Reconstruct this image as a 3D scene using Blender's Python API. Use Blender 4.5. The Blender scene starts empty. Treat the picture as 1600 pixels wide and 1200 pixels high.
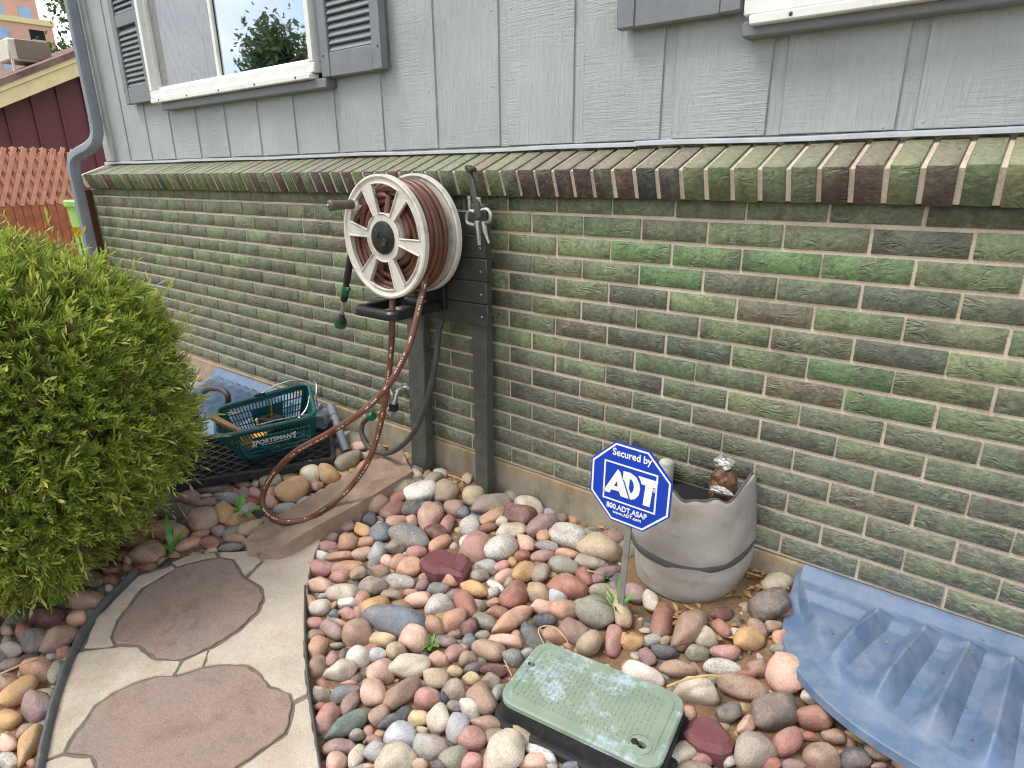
import bpy, bmesh, math, random
import numpy as np
from mathutils import Vector, Matrix
from mathutils.geometry import tessellate_polygon

random.seed(7); rng = np.random.default_rng(7)
S = bpy.context.scene
C = S.collection

# ------------------------------------------------------------------ camera
CAM = np.array([1.398, -1.746, 1.2757])
YAW, PITCH, ROLL, FPX = -0.672474, 0.328523, -0.011575, 983.289      # FPX: focal length in pixels of a 1600 px wide picture
_cy, _sy, _cp, _sp = math.cos(YAW), math.sin(YAW), math.cos(PITCH), math.sin(PITCH)
FW = np.array([_sy*_cp, _cy*_cp, -_sp]); _rt = np.array([_cy, -_sy, 0.0]); _up = np.cross(_rt, FW)
RT = _rt*math.cos(ROLL) + _up*math.sin(ROLL); UP = -_rt*math.sin(ROLL) + _up*math.cos(ROLL)
cam_data = bpy.data.cameras.new('camera'); cam = bpy.data.objects.new('camera', cam_data); C.objects.link(cam)
cam_data.sensor_width = 36.0; cam_data.lens = FPX/1600*36.0
cam_data.clip_start = 0.02; cam_data.clip_end = 2000
m = Matrix.Identity(4)
for i in range(3):
    m[i][0] = RT[i]; m[i][1] = UP[i]; m[i][2] = -FW[i]; m[i][3] = CAM[i]
cam.matrix_world = m
S.camera = cam
S.render.resolution_x, S.render.resolution_y = 1024, 768

# ------------------------------------------------------------------ sky, sun, exposure
SUN_AZ, SUN_EL = math.radians(222), math.radians(58)      # azimuth clockwise from +Y: the sun stands behind the camera, to the left
world = bpy.data.worlds.new('World'); S.world = world; world.use_nodes = True
wn = world.node_tree.nodes; wl = world.node_tree.links; wn.clear()
sky = wn.new('ShaderNodeTexSky'); sky.sky_type = 'NISHITA'; sky.sun_disc = False
sky.sun_elevation = SUN_EL; sky.sun_rotation = SUN_AZ; sky.air_density = 1.0; sky.dust_density = 1.5
tc = wn.new('ShaderNodeTexCoord'); mp = wn.new('ShaderNodeMapping'); mp.inputs['Scale'].default_value = (1.0, 1.0, 1.7)
wl.new(tc.outputs['Generated'], mp.inputs['Vector'])
nz = wn.new('ShaderNodeTexNoise'); nz.inputs['Scale'].default_value = 2.9; nz.inputs['Detail'].default_value = 9; nz.inputs['Roughness'].default_value = 0.55
wl.new(mp.outputs[0], nz.inputs['Vector'])
cr = wn.new('ShaderNodeValToRGB'); cr.color_ramp.elements[0].position = 0.38; cr.color_ramp.elements[1].position = 0.52
wl.new(nz.outputs['Fac'], cr.inputs['Fac'])
n2 = wn.new('ShaderNodeTexNoise'); n2.inputs['Scale'].default_value = 3.1; n2.inputs['Detail'].default_value = 5
wl.new(mp.outputs[0], n2.inputs['Vector'])
c2 = wn.new('ShaderNodeValToRGB')
c2.color_ramp.elements[0].position = 0.3; c2.color_ramp.elements[0].color = (6.0, 6.4, 7.0, 1)
c2.color_ramp.elements[1].position = 0.65; c2.color_ramp.elements[1].color = (11.5, 11.5, 11.5, 1)
wl.new(n2.outputs['Fac'], c2.inputs['Fac'])
mx = wn.new('ShaderNodeMix'); mx.data_type = 'RGBA'
wl.new(cr.outputs['Color'], mx.inputs['Factor']); wl.new(sky.outputs['Color'], mx.inputs['A']); wl.new(c2.outputs['Color'], mx.inputs['B'])
bg = wn.new('ShaderNodeBackground'); bg.inputs['Strength'].default_value = 0.11
wl.new(mx.outputs['Result'], bg.inputs['Color'])
wo = wn.new('ShaderNodeOutputWorld'); wl.new(bg.outputs[0], wo.inputs['Surface'])
sun_d = bpy.data.lights.new('sun', 'SUN'); sun_d.energy = 1.8; sun_d.angle = math.radians(22); sun_d.color = (1.0, 0.95, 0.87)
sun = bpy.data.objects.new('sun', sun_d); C.objects.link(sun)
_sv = Vector((math.sin(SUN_AZ)*math.cos(SUN_EL), math.cos(SUN_AZ)*math.cos(SUN_EL), math.sin(SUN_EL)))
sun.rotation_euler = _sv.to_track_quat('Z', 'Y').to_euler()
sun.location = _sv*30
S.view_settings.view_transform = 'Standard'; S.view_settings.look = 'None'; S.view_settings.gamma = 1.0
S.view_settings.use_curve_mapping = False
S.view_settings.exposure = 0.68
S.render.engine = 'CYCLES'
S.cycles.use_denoising = True; S.cycles.filter_width = 1.1
S.cycles.use_adaptive_sampling = True; S.cycles.adaptive_threshold = 0.03
S.cycles.max_bounces = 5; S.cycles.diffuse_bounces = 2; S.cycles.glossy_bounces = 2; S.cycles.transmission_bounces = 4

# ------------------------------------------------------------------ survey helpers: where a line of sight meets the place
def ray(px, py):
    return FW + RT*(px-800)/FPX - UP*(py-600)/FPX
def onY(px, py, Y):
    d = ray(px, py); return CAM + d*((Y-CAM[1])/d[1])
def onX(px, py, X):
    d = ray(px, py); return CAM + d*((X-CAM[0])/d[0])
def onZ(px, py, Z):
    d = ray(px, py); return CAM + d*((Z-CAM[2])/d[2])
def pj(P):
    d = np.asarray(P, float)-CAM; z = d@FW
    return np.array([800+FPX*(d@RT)/z, 600-FPX*(d@UP)/z])
def sstep(a, b, x):
    t = np.clip((x-a)/(b-a), 0, 1); return t*t*(3-2*t)
def gz(x, y):
    """height of the soil: it rises a little towards the house"""
    near = sstep(-0.42, 0.0, y)
    return near*(0.045 + 0.055*sstep(0.55, 1.05, x)) * (1-sstep(3.5, 6, abs(x))) - 0.004
def ground_hit(px, py, dz=0.0):
    z = dz
    for _ in range(6):
        p = onZ(px, py, z); z = float(gz(p[0], p[1])) + dz
    return p

# ------------------------------------------------------------------ materials
def lin(c):
    c = np.array(c[:3], float)/255.0
    return tuple(np.where(c <= 0.04045, c/12.92, ((c+0.055)/1.055)**2.4))
class NT:
    def __init__(s, name):
        s.m = bpy.data.materials.new(name); s.m.use_nodes = True
        s.t = s.m.node_tree; s.t.nodes.clear()
        s.out = s.t.nodes.new('ShaderNodeOutputMaterial'); s.b = s.t.nodes.new('ShaderNodeBsdfPrincipled')
        s.t.links.new(s.b.outputs[0], s.out.inputs['Surface'])
    def set(s, node, **kw):
        for k, v in kw.items():
            inp = node.inputs[k.replace('_', ' ')] if isinstance(k, str) else node.inputs[k]
            if isinstance(v, bpy.types.NodeSocket): s.t.links.new(v, inp)
            else:
                if inp.type == 'RGBA' and len(v) == 3: v = (*v, 1)
                inp.default_value = v
    def n(s, typ, props=None, **kw):
        nd = s.t.nodes.new('ShaderNode'+typ)
        for k, v in (props or {}).items(): setattr(nd, k, v)
        s.set(nd, **kw); return nd
    def bsdf(s, **kw): s.set(s.b, **kw)
    def pos(s): return s.n('NewGeometry').outputs['Position']
    def obj(s): return s.n('TexCoord').outputs['Object']
    def attr(s, name): return s.n('Attribute', {'attribute_name': name})
    def map(s, v, scale=(1, 1, 1), loc=(0, 0, 0), rot=(0, 0, 0)):
        return s.n('Mapping', None, Vector=v, Scale=scale, Location=loc, Rotation=rot).outputs[0]
    def noise(s, v, scale, detail=4, rough=0.55, dist=0.0):
        return s.n('TexNoise', None, Vector=v, Scale=scale, Detail=detail, Roughness=rough, Distortion=dist).outputs['Fac']
    def vor(s, v, scale, feature='F1'):
        nd = s.n('TexVoronoi', {'feature': feature}, Vector=v, Scale=scale); return nd.outputs['Distance']
    def ramp(s, f, stops):
        nd = s.n('ValToRGB', None, Fac=f); e = nd.color_ramp.elements
        while len(e) < len(stops): e.new(0.5)
        for el, (p, c) in zip(e, stops):
            el.position = p; el.color = (*c, 1) if hasattr(c, '__len__') else (c, c, c, 1)
        return nd.outputs['Color']
    def mix(s, f, a, b, mode='MIX'):
        nd = s.n('Mix', {'data_type': 'RGBA', 'blend_type': mode})
        for k, v in (('Factor', f), ('A', a), ('B', b)):
            i = [x for x in nd.inputs if x.name == k and (x.type == 'VALUE' if k == 'Factor' else x.type == 'RGBA')][0]
            if isinstance(v, bpy.types.NodeSocket): s.t.links.new(v, i)
            else: i.default_value = v if k == 'Factor' else ((*v, 1) if len(v) == 3 else v)
        return [o for o in nd.outputs if o.type == 'RGBA'][0]
    def math(s, op, a, b=0.0, clamp=False):
        nd = s.n('Math', {'operation': op, 'use_clamp': clamp})
        for i, v in enumerate((a, b)):
            if isinstance(v, bpy.types.NodeSocket): s.t.links.new(v, nd.inputs[i])
            else: nd.inputs[i].default_value = v
        return nd.outputs[0]
    def bump(s, h, strength=0.4, dist=0.01, normal=None):
        kw = dict(Height=h, Strength=strength, Distance=dist)
        if normal is not None: kw['Normal'] = normal
        return s.n('Bump', None, **kw).outputs[0]
    def xyz(s, v): return s.n('SeparateXYZ', None, Vector=v).outputs

def mat_plain(name, rgb, rough=0.5, metal=0.0, var=0.18, scale=9.0, bump=0.15, bscale=60.0, spec=0.5, dirt=None, coat=0.0):
    """a painted / plastic / metal surface with uneven colour, grime and fine relief"""
    t = NT(name); p = t.pos(); base = lin(rgb)
    n1 = t.noise(p, scale, 6, 0.6); n2 = t.noise(p, bscale, 4, 0.6)
    lo = tuple(c*(1-var) for c in base); hi = tuple(min(1, c*(1+var)) for c in base)
    col = t.ramp(n1, [(0.3, lo), (0.7, hi)])
    if dirt is not None:
        d = t.ramp(t.noise(p, scale*2.3, 7, 0.7), [(0.52, 0.0), (0.72, 1.0)])
        col = t.mix(t.math('MULTIPLY', d, dirt[1]), col, lin(dirt[0]))
    t.bsdf(Base_Color=col, Roughness=t.math('ADD', t.math('MULTIPLY', n1, 0.2), rough-0.1), Metallic=metal)
    t.b.inputs['Specular IOR Level'].default_value = spec
    if coat: t.b.inputs['Coat Weight'].default_value = coat
    if bump: t.bsdf(Normal=t.bump(n2, bump, 0.004))
    return t.m

M = {}
def make_materials():
    # --- glazed green brick -------------------------------------------------
    t = NT('glazed_brick'); p = t.pos(); a = t.attr('tint').outputs['Color']; sd = t.attr('seed').outputs['Fac']
    off = t.n('VectorMath', {'operation': 'ADD'}); t.t.links.new(p, off.inputs[0])
    cmb = t.n('CombineXYZ', None, X=t.math('MULTIPLY', sd, 7.3), Y=t.math('MULTIPLY', sd, 3.1), Z=t.math('MULTIPLY', sd, 5.7)); t.t.links.new(cmb.outputs[0], off.inputs[1])
    v = off.outputs[0]
    band = t.noise(t.map(v, (16, 8, 2.5)), 1.0, 3, 0.65)                    # kiln bands across the brick
    col = t.mix(t.ramp(band, [(0.48, 0.0), (0.68, 0.62)]), a, (0.085, 0.076, 0.060))
    col = t.mix(t.ramp(t.noise(t.map(v, (20, 8, 5)), 1.0, 2, 0.6), [(0.53, 0.0), (0.70, 0.5)]), col, (0.170, 0.240, 0.115))
    blot = t.noise(t.map(p, (4.5, 1, 7)), 1.0, 4, 0.62)                       # soot and damp stains that run over several bricks
    col = t.mix(t.ramp(blot, [(0.50, 0.0), (0.68, 0.55)]), col, (0.072, 0.069, 0.058))
    fine = t.noise(v, 85, 4, 0.7)
    col = t.mix(0.75, col, t.ramp(fine, [(0.3, 0.46), (0.7, 1.38)]), 'MULTIPLY')
    mott = t.noise(t.map(v, (1, 1, 0.7)), 26, 5, 0.72, 0.5); col = t.mix(t.ramp(mott, [(0.53, 0.0), (0.66, 0.55)]), col, (0.046, 0.046, 0.040)); col = t.mix(t.ramp(mott, [(0.30, 0.45), (0.42, 0.0)]), col, (0.19, 0.25, 0.14))
    mask = t.noise(v, 19, 1)
    def squiggle(scale, dist, thr, m0, mp):
        c = t.ramp(t.math('ABSOLUTE', t.math('SUBTRACT', t.noise(t.map(v, mp), scale, 1, 0.5, dist), 0.5)), [(0.0, 1.0), (thr, 0.0)])
        return t.math('MULTIPLY', c, t.ramp(mask, [(m0, 0.0), (m0+0.10, 1.0)]))
    crease = squiggle(24, 0.9, 0.045, 0.52, (0.45, 1, 1.25))
    col = t.mix(t.math('MULTIPLY', crease, 0.25), col, (0.035, 0.042, 0.032))  # shade in the creases painted as a darker colour
    hl = squiggle(27, 1.0, 0.05, 0.50, (0.5, 1, 1.15)); col = t.mix(t.math('MULTIPLY', hl, 0.22), col, (0.28, 0.36, 0.22))   # raised ridges, with their highlight painted in as a pale colour
    z = t.xyz(p)[2]
    low = t.n('MapRange', None, Value=z).outputs[0]; mr = low.node; mr.inputs['From Min'].default_value = 0.75; mr.inputs['From Max'].default_value = 0.2
    eff = t.math('MULTIPLY', t.ramp(t.noise(t.map(v, (0.8, 1, 1.8)), 55, 6, 0.8, 0.8), [(0.47, 0.0), (0.66, 0.8)]), t.math('ADD', t.math('MULTIPLY', low, 0.85), 0.08))
    grime = t.math('MULTIPLY', t.ramp(blot, [(0.30, 0.1), (0.60, 0.7)]), t.math('ADD', t.math('MULTIPLY', low, 0.8), 0.05))
    col = t.mix(grime, col, (0.092, 0.098, 0.084))
    col = t.mix(eff, col, (0.36, 0.38, 0.32))                               # pale salts left where splashed water dries
    nz_ = t.xyz(t.n('NewGeometry').outputs['Normal'])[2]                       # weathered dust on the ledge tops
    dust = t.math('MULTIPLY', t.ramp(nz_, [(0.55, 0.0), (0.80, 1.0)]), t.ramp(fine, [(0.25, 0.3), (0.65, 0.8)]))
    col = t.mix(dust, col, lin((142, 140, 118)))
    h = t.math('ADD', t.math('MULTIPLY', t.noise(v, 36, 3, 0.6), 1.3), t.math('SUBTRACT', t.math('MULTIPLY', hl, 0.26), t.math('MULTIPLY', crease, 0.40)))
    h = t.math('ADD', h, t.math('MULTIPLY', fine, 0.35))
    t.bsdf(Base_Color=col, Roughness=t.math('ADD', t.math('MULTIPLY', fine, 0.35), 0.32), Normal=t.bump(h, 0.75, 0.006)); M['brick'] = t.m
    # --- mortar ----------------------------------------------------------------
    t = NT('mortar'); p = t.pos(); n1 = t.noise(p, 9, 5); n2 = t.noise(p, 260, 3, 0.7)
    col = t.ramp(n1, [(0.3, lin((190, 172, 154))), (0.7, lin((226, 210, 192)))])
    col = t.mix(0.6, col, t.ramp(n2, [(0.3, 0.6), (0.7, 1.15)]), 'MULTIPLY')
    t.bsdf(Base_Color=col, Roughness=0.95, Normal=t.bump(n2, 0.7, 0.004)); M['mortar'] = t.m
    # --- concrete ----------------------------------------------------------------
    t = NT('foundation_concrete'); p = t.pos(); n1 = t.noise(p, 4, 8, 0.65); n2 = t.noise(p, 140, 5, 0.7)
    col = t.ramp(n1, [(0.25, lin((122, 114, 98))), (0.5, lin((150, 142, 124))), (0.75, lin((176, 166, 145)))])
    z = t.xyz(p)[2]
    tan = t.n('MapRange', None, Value=z).outputs[0]; mr = tan.node; mr.inputs['From Min'].default_value = 0.13; mr.inputs['From Max'].default_value = 0.185
    col = t.mix(t.math('MULTIPLY', tan, t.ramp(t.noise(p, 22, 5), [(0.35, 0.0), (0.6, 0.9)])), col, lin((170, 142, 100)))   # mortar slurry run down from the bricks
    pits = t.ramp(t.vor(p, 60), [(0.08, 1.0), (0.16, 0.0)])
    col = t.mix(t.math('MULTIPLY', pits, 0.5), col, (0.06, 0.055, 0.045))
    st = t.ramp(t.noise(t.map(p, (1, 1, .35)), 12, 6, 0.7), [(0.5, 0.0), (0.72, 0.55)])
    col = t.mix(st, col, lin((88, 80, 66)))
    t.bsdf(Base_Color=col, Roughness=0.9, Normal=t.bump(t.math('SUBTRACT', n2, pits), 0.6, 0.006)); M['concrete'] = t.m
    # --- embossed siding -----------------------------------------------------------
    t = NT('painted_siding'); p = t.pos(); sd = t.attr('seed').outputs['Fac']
    off = t.n('VectorMath', {'operation': 'ADD'}); t.t.links.new(p, off.inputs[0])
    cmb = t.n('CombineXYZ', None, X=t.math('MULTIPLY', sd, 3.3), Y=0.0, Z=t.math('MULTIPLY', sd, 9.1)); t.t.links.new(cmb.outputs[0], off.inputs[1]); v = off.outputs[0]
    grain = t.noise(t.map(v, (62, 1, 4.2)), 1.7, 3, 0.55, 1.1); saw = t.noise(t.map(v, (7, 1, 125)), 1.5, 3, 0.6, 0.4)
    sel = t.ramp(t.noise(t.map(v, (1, 1, 1.6)), 2.6, 3), [(0.46, 0.10), (0.66, 0.6)])
    h = t.mix(sel, grain, saw); n1 = t.noise(p, 2.2, 5, 0.6)
    col = t.ramp(n1, [(0.3, lin((156, 160, 162))), (0.7, lin((174, 177, 179)))])
    col = t.mix(0.14, col, t.ramp(h, [(0.3, 0.55), (0.7, 1.2)]), 'MULTIPLY')
    stain = t.ramp(t.noise(t.map(p, (3, 1, .7)), 2.0, 5, 0.6), [(0.5, 0.0), (0.75, 0.3)])
    col = t.mix(stain, col, lin((150, 150, 140)))
    t.bsdf(Base_Color=col, Roughness=0.55, Normal=t.bump(t.ramp(h, [(0.36, 0.0), (0.62, 1.0)]), 0.52, 0.0035)); M['siding'] = t.m
    # --- generic paints --------------------------------------------------------------
    M['trim_grey'] = mat_plain('grey_trim_paint', (118, 121, 127), 0.5, var=0.1, bump=0.25, bscale=90, dirt=((150, 150, 148), 0.25))
    M['flash'] = mat_plain('pale_flashing', (164, 171, 178), 0.45, var=0.1, dirt=((120, 120, 115), 0.4))
    M['white'] = mat_plain('white_window_vinyl', (226, 226, 222), 0.35, var=0.05, bump=0.05, dirt=((150, 145, 135), 0.25))
    M['corner'] = mat_plain('corner_board_paint', (168, 170, 166), 0.55, var=0.1, bump=0.2)
    M['spout'] = mat_plain('downspout_enamel', (128, 134, 142), 0.36, 0.0, var=0.1, bump=0.05, dirt=((150, 150, 150), 0.35))
    M['post'] = mat_plain('weathered_post_paint', (78, 80, 74), 0.7, var=0.28, scale=14, bump=0.5, bscale=70, dirt=((50, 44, 34), 0.6))
    M['boardp'] = mat_plain('backing_board_paint', (58, 62, 57), 0.55, var=0.15, bump=0.25, dirt=((92, 92, 84), 0.35))
    M['reel'] = mat_plain('reel_plastic', (208, 202, 192), 0.42, var=0.07, bump=0.06, dirt=((128, 112, 92), 0.55))
    M['black'] = mat_plain('black_plastic', (26, 26, 29), 0.38, var=0.25, bump=0.1, dirt=((72, 68, 64), 0.45))
    M['matte_black'] = mat_plain('black_rubber', (34, 35, 38), 0.7, var=0.3, bump=0.3, dirt=((88, 82, 74), 0.5))
    M['inside'] = mat_plain('dark_interior', (22, 22, 24), 0.9)
    M['steel'] = mat_plain('bright_steel', (190, 190, 188), 0.3, 0.9, var=0.2, bump=0.2, dirt=((110, 72, 44), 0.75))
    M['bar'] = mat_plain('dark_steel_bar', (70, 70, 64), 0.55, 0.5, var=0.2, bump=0.3, dirt=((84, 62, 44), 0.5))
    M['brass'] = mat_plain('brass', (205, 160, 60), 0.35, 0.9, var=0.1)
    M['greenp'] = mat_plain('green_plastic', (28, 96, 66), 0.4, var=0.15, bump=0.1)
    M['leader'] = mat_plain('grey_rubber_hose', (72, 68, 68), 0.6, var=0.15, bump=0.2, dirt=((112, 100, 88), 0.5))
    M['teal'] = mat_plain('teal_basket_plastic', (22, 84, 84), 0.42, var=0.15, bump=0.1, dirt=((74, 92, 88), 0.5))
    M['ink_white'] = mat_plain('white_print', (232, 232, 230), 0.5, var=0.04, bump=0)
    M['sign_blue'] = mat_plain('sign_blue', (10, 62, 178), 0.35, var=0.05, bump=0, spec=0.5)
    M['alu'] = mat_plain('aluminium_stake', (168, 168, 166), 0.42, 0.6, var=0.1, bump=0.1, dirt=((120, 112, 100), 0.4))
    M['pvc'] = mat_plain('grey_conduit', (132, 140, 150), 0.5, var=0.15, bump=0.1, dirt=((96, 92, 86), 0.5))
    M['bluecover'] = None
    M['wood_handle'] = mat_plain('old_wood_handle', (160, 128, 90), 0.75, var=0.3, scale=30, bump=0.5, dirt=((78, 62, 46), 0.6))
    M['brownpost'] = mat_plain('brown_corner_board', (92, 52, 34), 0.65, var=0.25, scale=16, bump=0.3, dirt=((60, 36, 26), 0.5))
    M['foil'] = mat_plain('crumpled_foil', (176, 176, 174), 0.45, 0.6, var=0.15, scale=40, bump=0.9, bscale=45)
    M['liner'] = mat_plain('brown_liner', (98, 70, 52), 0.55, var=0.3, scale=30, bump=0.7, bscale=40)
    M['strap'] = mat_plain('strap_webbing', (82, 82, 84), 0.75, var=0.12, bump=0.4, bscale=200)
    M['dryleaf'] = mat_plain('dry_leaf', (170, 134, 86), 0.8, var=0.4, scale=40, bump=0.3)
    M['straw'] = mat_plain('straw', (196, 166, 116), 0.8, var=0.25, scale=30)
    M['weed'] = mat_plain('weed_leaf', (92, 148, 58), 0.5, var=0.3, scale=30, bump=0.3)
    M['flower'] = mat_plain('yellow_petal', (245, 200, 20), 0.5)
    M['lime'] = mat_plain('lime_bin_plastic', (160, 200, 110), 0.45, var=0.08)
    M['maroon'] = mat_plain('maroon_siding_paint', (112, 58, 64), 0.6, var=0.12, bump=0.2)
    M['cream'] = mat_plain('cream_fascia_paint', (240, 216, 168), 0.55, var=0.08)
    M['cooler'] = mat_plain('cooler_enamel', (205, 198, 182), 0.5, var=0.1, dirt=((150, 140, 120), 0.4))
    M['cooler_pad'] = mat_plain('cooler_louvre_panel', (122, 108, 96), 0.6, var=0.08)
    M['fence_hi'] = mat_plain('lattice_stain', (214, 148, 124), 0.65, var=0.2, scale=12, bump=0.3)
    M['fence_lo'] = mat_plain('fence_board_stain', (170, 96, 64), 0.65, var=0.28, scale=10, bump=0.3)
    M['tower'] = mat_plain('tower_brick', (216, 168, 152), 0.8, var=0.08, scale=0.4, bump=0)  # distance haze is put into this paler brick colour
    M['tower2'] = mat_plain('tower_concrete', (196, 172, 160), 0.8, var=0.08, scale=0.4, bump=0)
    M['tower_glass'] = mat_plain('tower_glass', (140, 168, 205), 0.15, 0.3, var=0.2, scale=0.2, bump=0)
    M['bark'] = mat_plain('bark', (92, 74, 58), 0.9, var=0.3, scale=20, bump=0.8, bscale=50)
    # --- shingles
    t = NT('roof_shingles'); p = t.pos(); n1 = t.noise(t.map(p, (3, 2.2, 2.2)), 2.0, 5, 0.7); n2 = t.noise(p, 120, 3)
    t.bsdf(Base_Color=t.mix(0.5, t.ramp(n1, [(0.3, lin((96, 72, 70))), (0.7, lin((158, 128, 122)))]), t.ramp(n2, [(0.3, 0.5), (0.7, 1.2)]), 'MULTIPLY'), Roughness=0.95, Normal=t.bump(n2, 0.5, 0.01)); M['shingle'] = t.m
    # --- glass ----------------------------------------------------------------------
    t = NT('window_glass'); t.bsdf(Base_Color=(0.72, 0.75, 0.78), Roughness=0.015, Metallic=1.0)          # reflective coated pane
    p = t.pos(); t.bsdf(Normal=t.bump(t.noise(p, 2.5, 1), 0.02, 0.05)); M['glass'] = t.m
    t = NT('screened_glass'); p = t.pos()
    n0 = t.noise(t.map(p, (3.2, 1, 0.85)), 1.7, 1.5, 0.5, 0.7); w = t.math('FRACT', t.math('MULTIPLY', n0, 24.0))
    col = t.ramp(w, [(0.0, lin((92, 88, 88))), (0.25, lin((118, 114, 114))), (0.8, lin((126, 123, 123))), (1.0, lin((98, 94, 94)))])
    col = t.mix(0.5, col, t.ramp(t.noise(t.map(p, (90, 1, 6)), 1.5, 3), [(0.3, 0.75), (0.7, 1.2)]), 'MULTIPLY')
    t.bsdf(Base_Color=col, Roughness=0.6); t.b.inputs['Coat Weight'].default_value = 1.0; t.b.inputs['Coat IOR'].default_value = 2.3; t.b.inputs['Coat Roughness'].default_value = 0.03
    M['wood_pane'] = t.m
    # --- printed brown hose -------------------------------------------------------------
    t = NT('brown_hose'); p = t.pos(); ln = t.attr('along').outputs['Fac']; an = t.attr('around').outputs['Fac']
    n1 = t.noise(p, 25, 5, 0.6)
    col = t.ramp(n1, [(0.3, lin((90, 55, 42))), (0.7, lin((112, 70, 54)))])
    stripe = t.math('LESS_THAN', t.math('ABSOLUTE', t.math('SUBTRACT', an, 0.5)), 0.036)
    cv = t.n('CombineXYZ', None, X=ln).outputs[0]
    dash = t.math('GREATER_THAN', t.noise(cv, 120, 2), 0.50); word = t.math('GREATER_THAN', t.noise(cv, 11, 1), 0.50)
    ink = t.math('MULTIPLY', stripe, t.math('MULTIPLY', dash, word))
    col = t.mix(t.math('MULTIPLY', ink, 0.85), col, lin((225, 215, 200)))
    dust = t.ramp(t.noise(p, 60, 5, 0.7), [(0.55, 0.0), (0.80, 0.28)]); col = t.mix(dust, col, lin((150, 122, 104)))
    t.bsdf(Base_Color=col, Roughness=0.42, Normal=t.bump(n1, 0.1, 0.004)); M['hose'] = t.m
    # --- fabric sleeve ---------------------------------------------------------------
    t = NT('grey_fabric_sleeve'); p = t.pos(); n1 = t.noise(p, 7, 6, 0.6); n2 = t.noise(p, 22, 4, 0.6, 0.5); wv = t.noise(p, 700, 2)
    col = t.ramp(n1, [(0.25, lin((146, 141, 132))), (0.55, lin((166, 161, 152))), (0.8, lin((178, 173, 164)))])
    col = t.mix(t.ramp(t.noise(p, 16, 6, 0.7), [(0.56, 0.0), (0.75, 0.45)]), col, lin((118, 100, 80)))
    t.bsdf(Base_Color=col, Roughness=0.75, Normal=t.bump(t.math('ADD', n2, t.math('MULTIPLY', wv, 0.08)), 0.22, 0.012)); M['fabric'] = t.m
    # --- blue window-well cover -------------------------------------------------------
    t = NT('blue_translucent_plastic'); p = t.pos(); n1 = t.noise(p, 6, 5, 0.6); n2 = t.noise(p, 120, 4, 0.7)
    col = t.ramp(n1, [(0.3, lin((74, 98, 130))), (0.7, lin((90, 114, 145)))])
    dust = t.ramp(t.noise(p, 13, 7, 0.72), [(0.40, 0.05), (0.68, 0.65)]); col = t.mix(dust, col, lin((138, 146, 158)))
    spk = t.ramp(t.vor(p, 55), [(0.07, 1.0), (0.12, 0.0)]); spk = t.math('MULTIPLY', spk, t.ramp(t.noise(p, 9, 2), [(0.48, 0.0), (0.56, 0.8)]))
    col = t.mix(spk, col, lin((120, 96, 72)))
    t.bsdf(Base_Color=col, Roughness=t.math('ADD', t.math('MULTIPLY', dust, 0.4), 0.46), Normal=t.bump(n2, 0.12, 0.003)); t.b.inputs['Subsurface Weight'].default_value = 0.12
    t.b.inputs['Subsurface Radius'].default_value = (0.004, 0.008, 0.02); M['bluecover'] = t.m
    # --- valve lid -------------------------------------------------------------------
    t = NT('valve_lid_plastic'); p = t.pos(); n1 = t.noise(p, 10, 6, 0.6)
    col = t.ramp(n1, [(0.3, lin((120, 138, 120))), (0.55, lin((136, 151, 133))), (0.8, lin((150, 160, 140)))])
    chalk = t.math('MULTIPLY', t.ramp(t.noise(p, 9, 5, 0.7), [(0.52, 0.0), (0.62, 1.0)]), t.ramp(t.noise(p, 110, 3, 0.7), [(0.35, 0.25), (0.6, 0.95)]))
    col = t.mix(chalk, col, lin((182, 196, 206)))
    t.bsdf(Base_Color=col, Roughness=0.55, Normal=t.bump(t.noise(p, 300, 2), 0.15, 0.002)); M['lid'] = t.m
    # --- flagstones --------------------------------------------------------------------
    t = NT('tan_flagstone'); p = t.pos(); n1 = t.noise(p, 5, 7, 0.65); n2 = t.noise(p, 190, 4, 0.7)
    col = t.ramp(n1, [(0.25, lin((166, 153, 138))), (0.5, lin((193, 181, 165))), (0.75, lin((209, 199, 184)))])
    col = t.mix(t.ramp(t.noise(p, 17, 6, 0.7), [(0.5, 0.0), (0.75, 0.5)]), col, lin((182, 138, 108)))
    col = t.mix(0.6, col, t.ramp(n2, [(0.3, 0.68), (0.7, 1.15)]), 'MULTIPLY')
    col = t.mix(t.ramp(t.noise(p, 2.6, 5, 0.7), [(0.48, 0.0), (0.70, 0.55)]), col, lin((146, 134, 118)))
    pits = t.ramp(t.vor(p, 70), [(0.06, 1.0), (0.13, 0.0)]); col = t.mix(t.math('MULTIPLY', pits, 0.4), col, lin((110, 90, 70)))
    t.bsdf(Base_Color=col, Roughness=0.92, Normal=t.bump(t.math('SUBTRACT', t.noise(p, 45, 6, 0.7), pits), 0.45, 0.006)); M['tan_flag'] = t.m
    t = NT('red_flagstone'); p = t.pos(); n1 = t.noise(p, 4.5, 6, 0.6); n2 = t.noise(p, 240, 4, 0.75)
    col = t.ramp(n1, [(0.28, lin((134, 117, 107))), (0.45, lin((163, 138, 125))), (0.6, lin((152, 135, 126))), (0.75, lin((172, 157, 147)))])
    col = t.mix(0.7, col, t.ramp(n2, [(0.3, 0.6), (0.7, 1.25)]), 'MULTIPLY')
    gr = t.ramp(t.vor(p, 130), [(0.10, 1.0), (0.2, 0.0)]); gr = t.math('MULTIPLY', gr, t.ramp(t.noise(p, 60, 3), [(0.5, 0.0), (0.6, 0.7)]))
    col = t.mix(gr, col, lin((196, 184, 174)))
    st = t.ramp(t.noise(p, 20, 6, 0.7), [(0.52, 0.0), (0.72, 0.5)]); col = t.mix(st, col, lin((104, 92, 84)))
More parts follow.
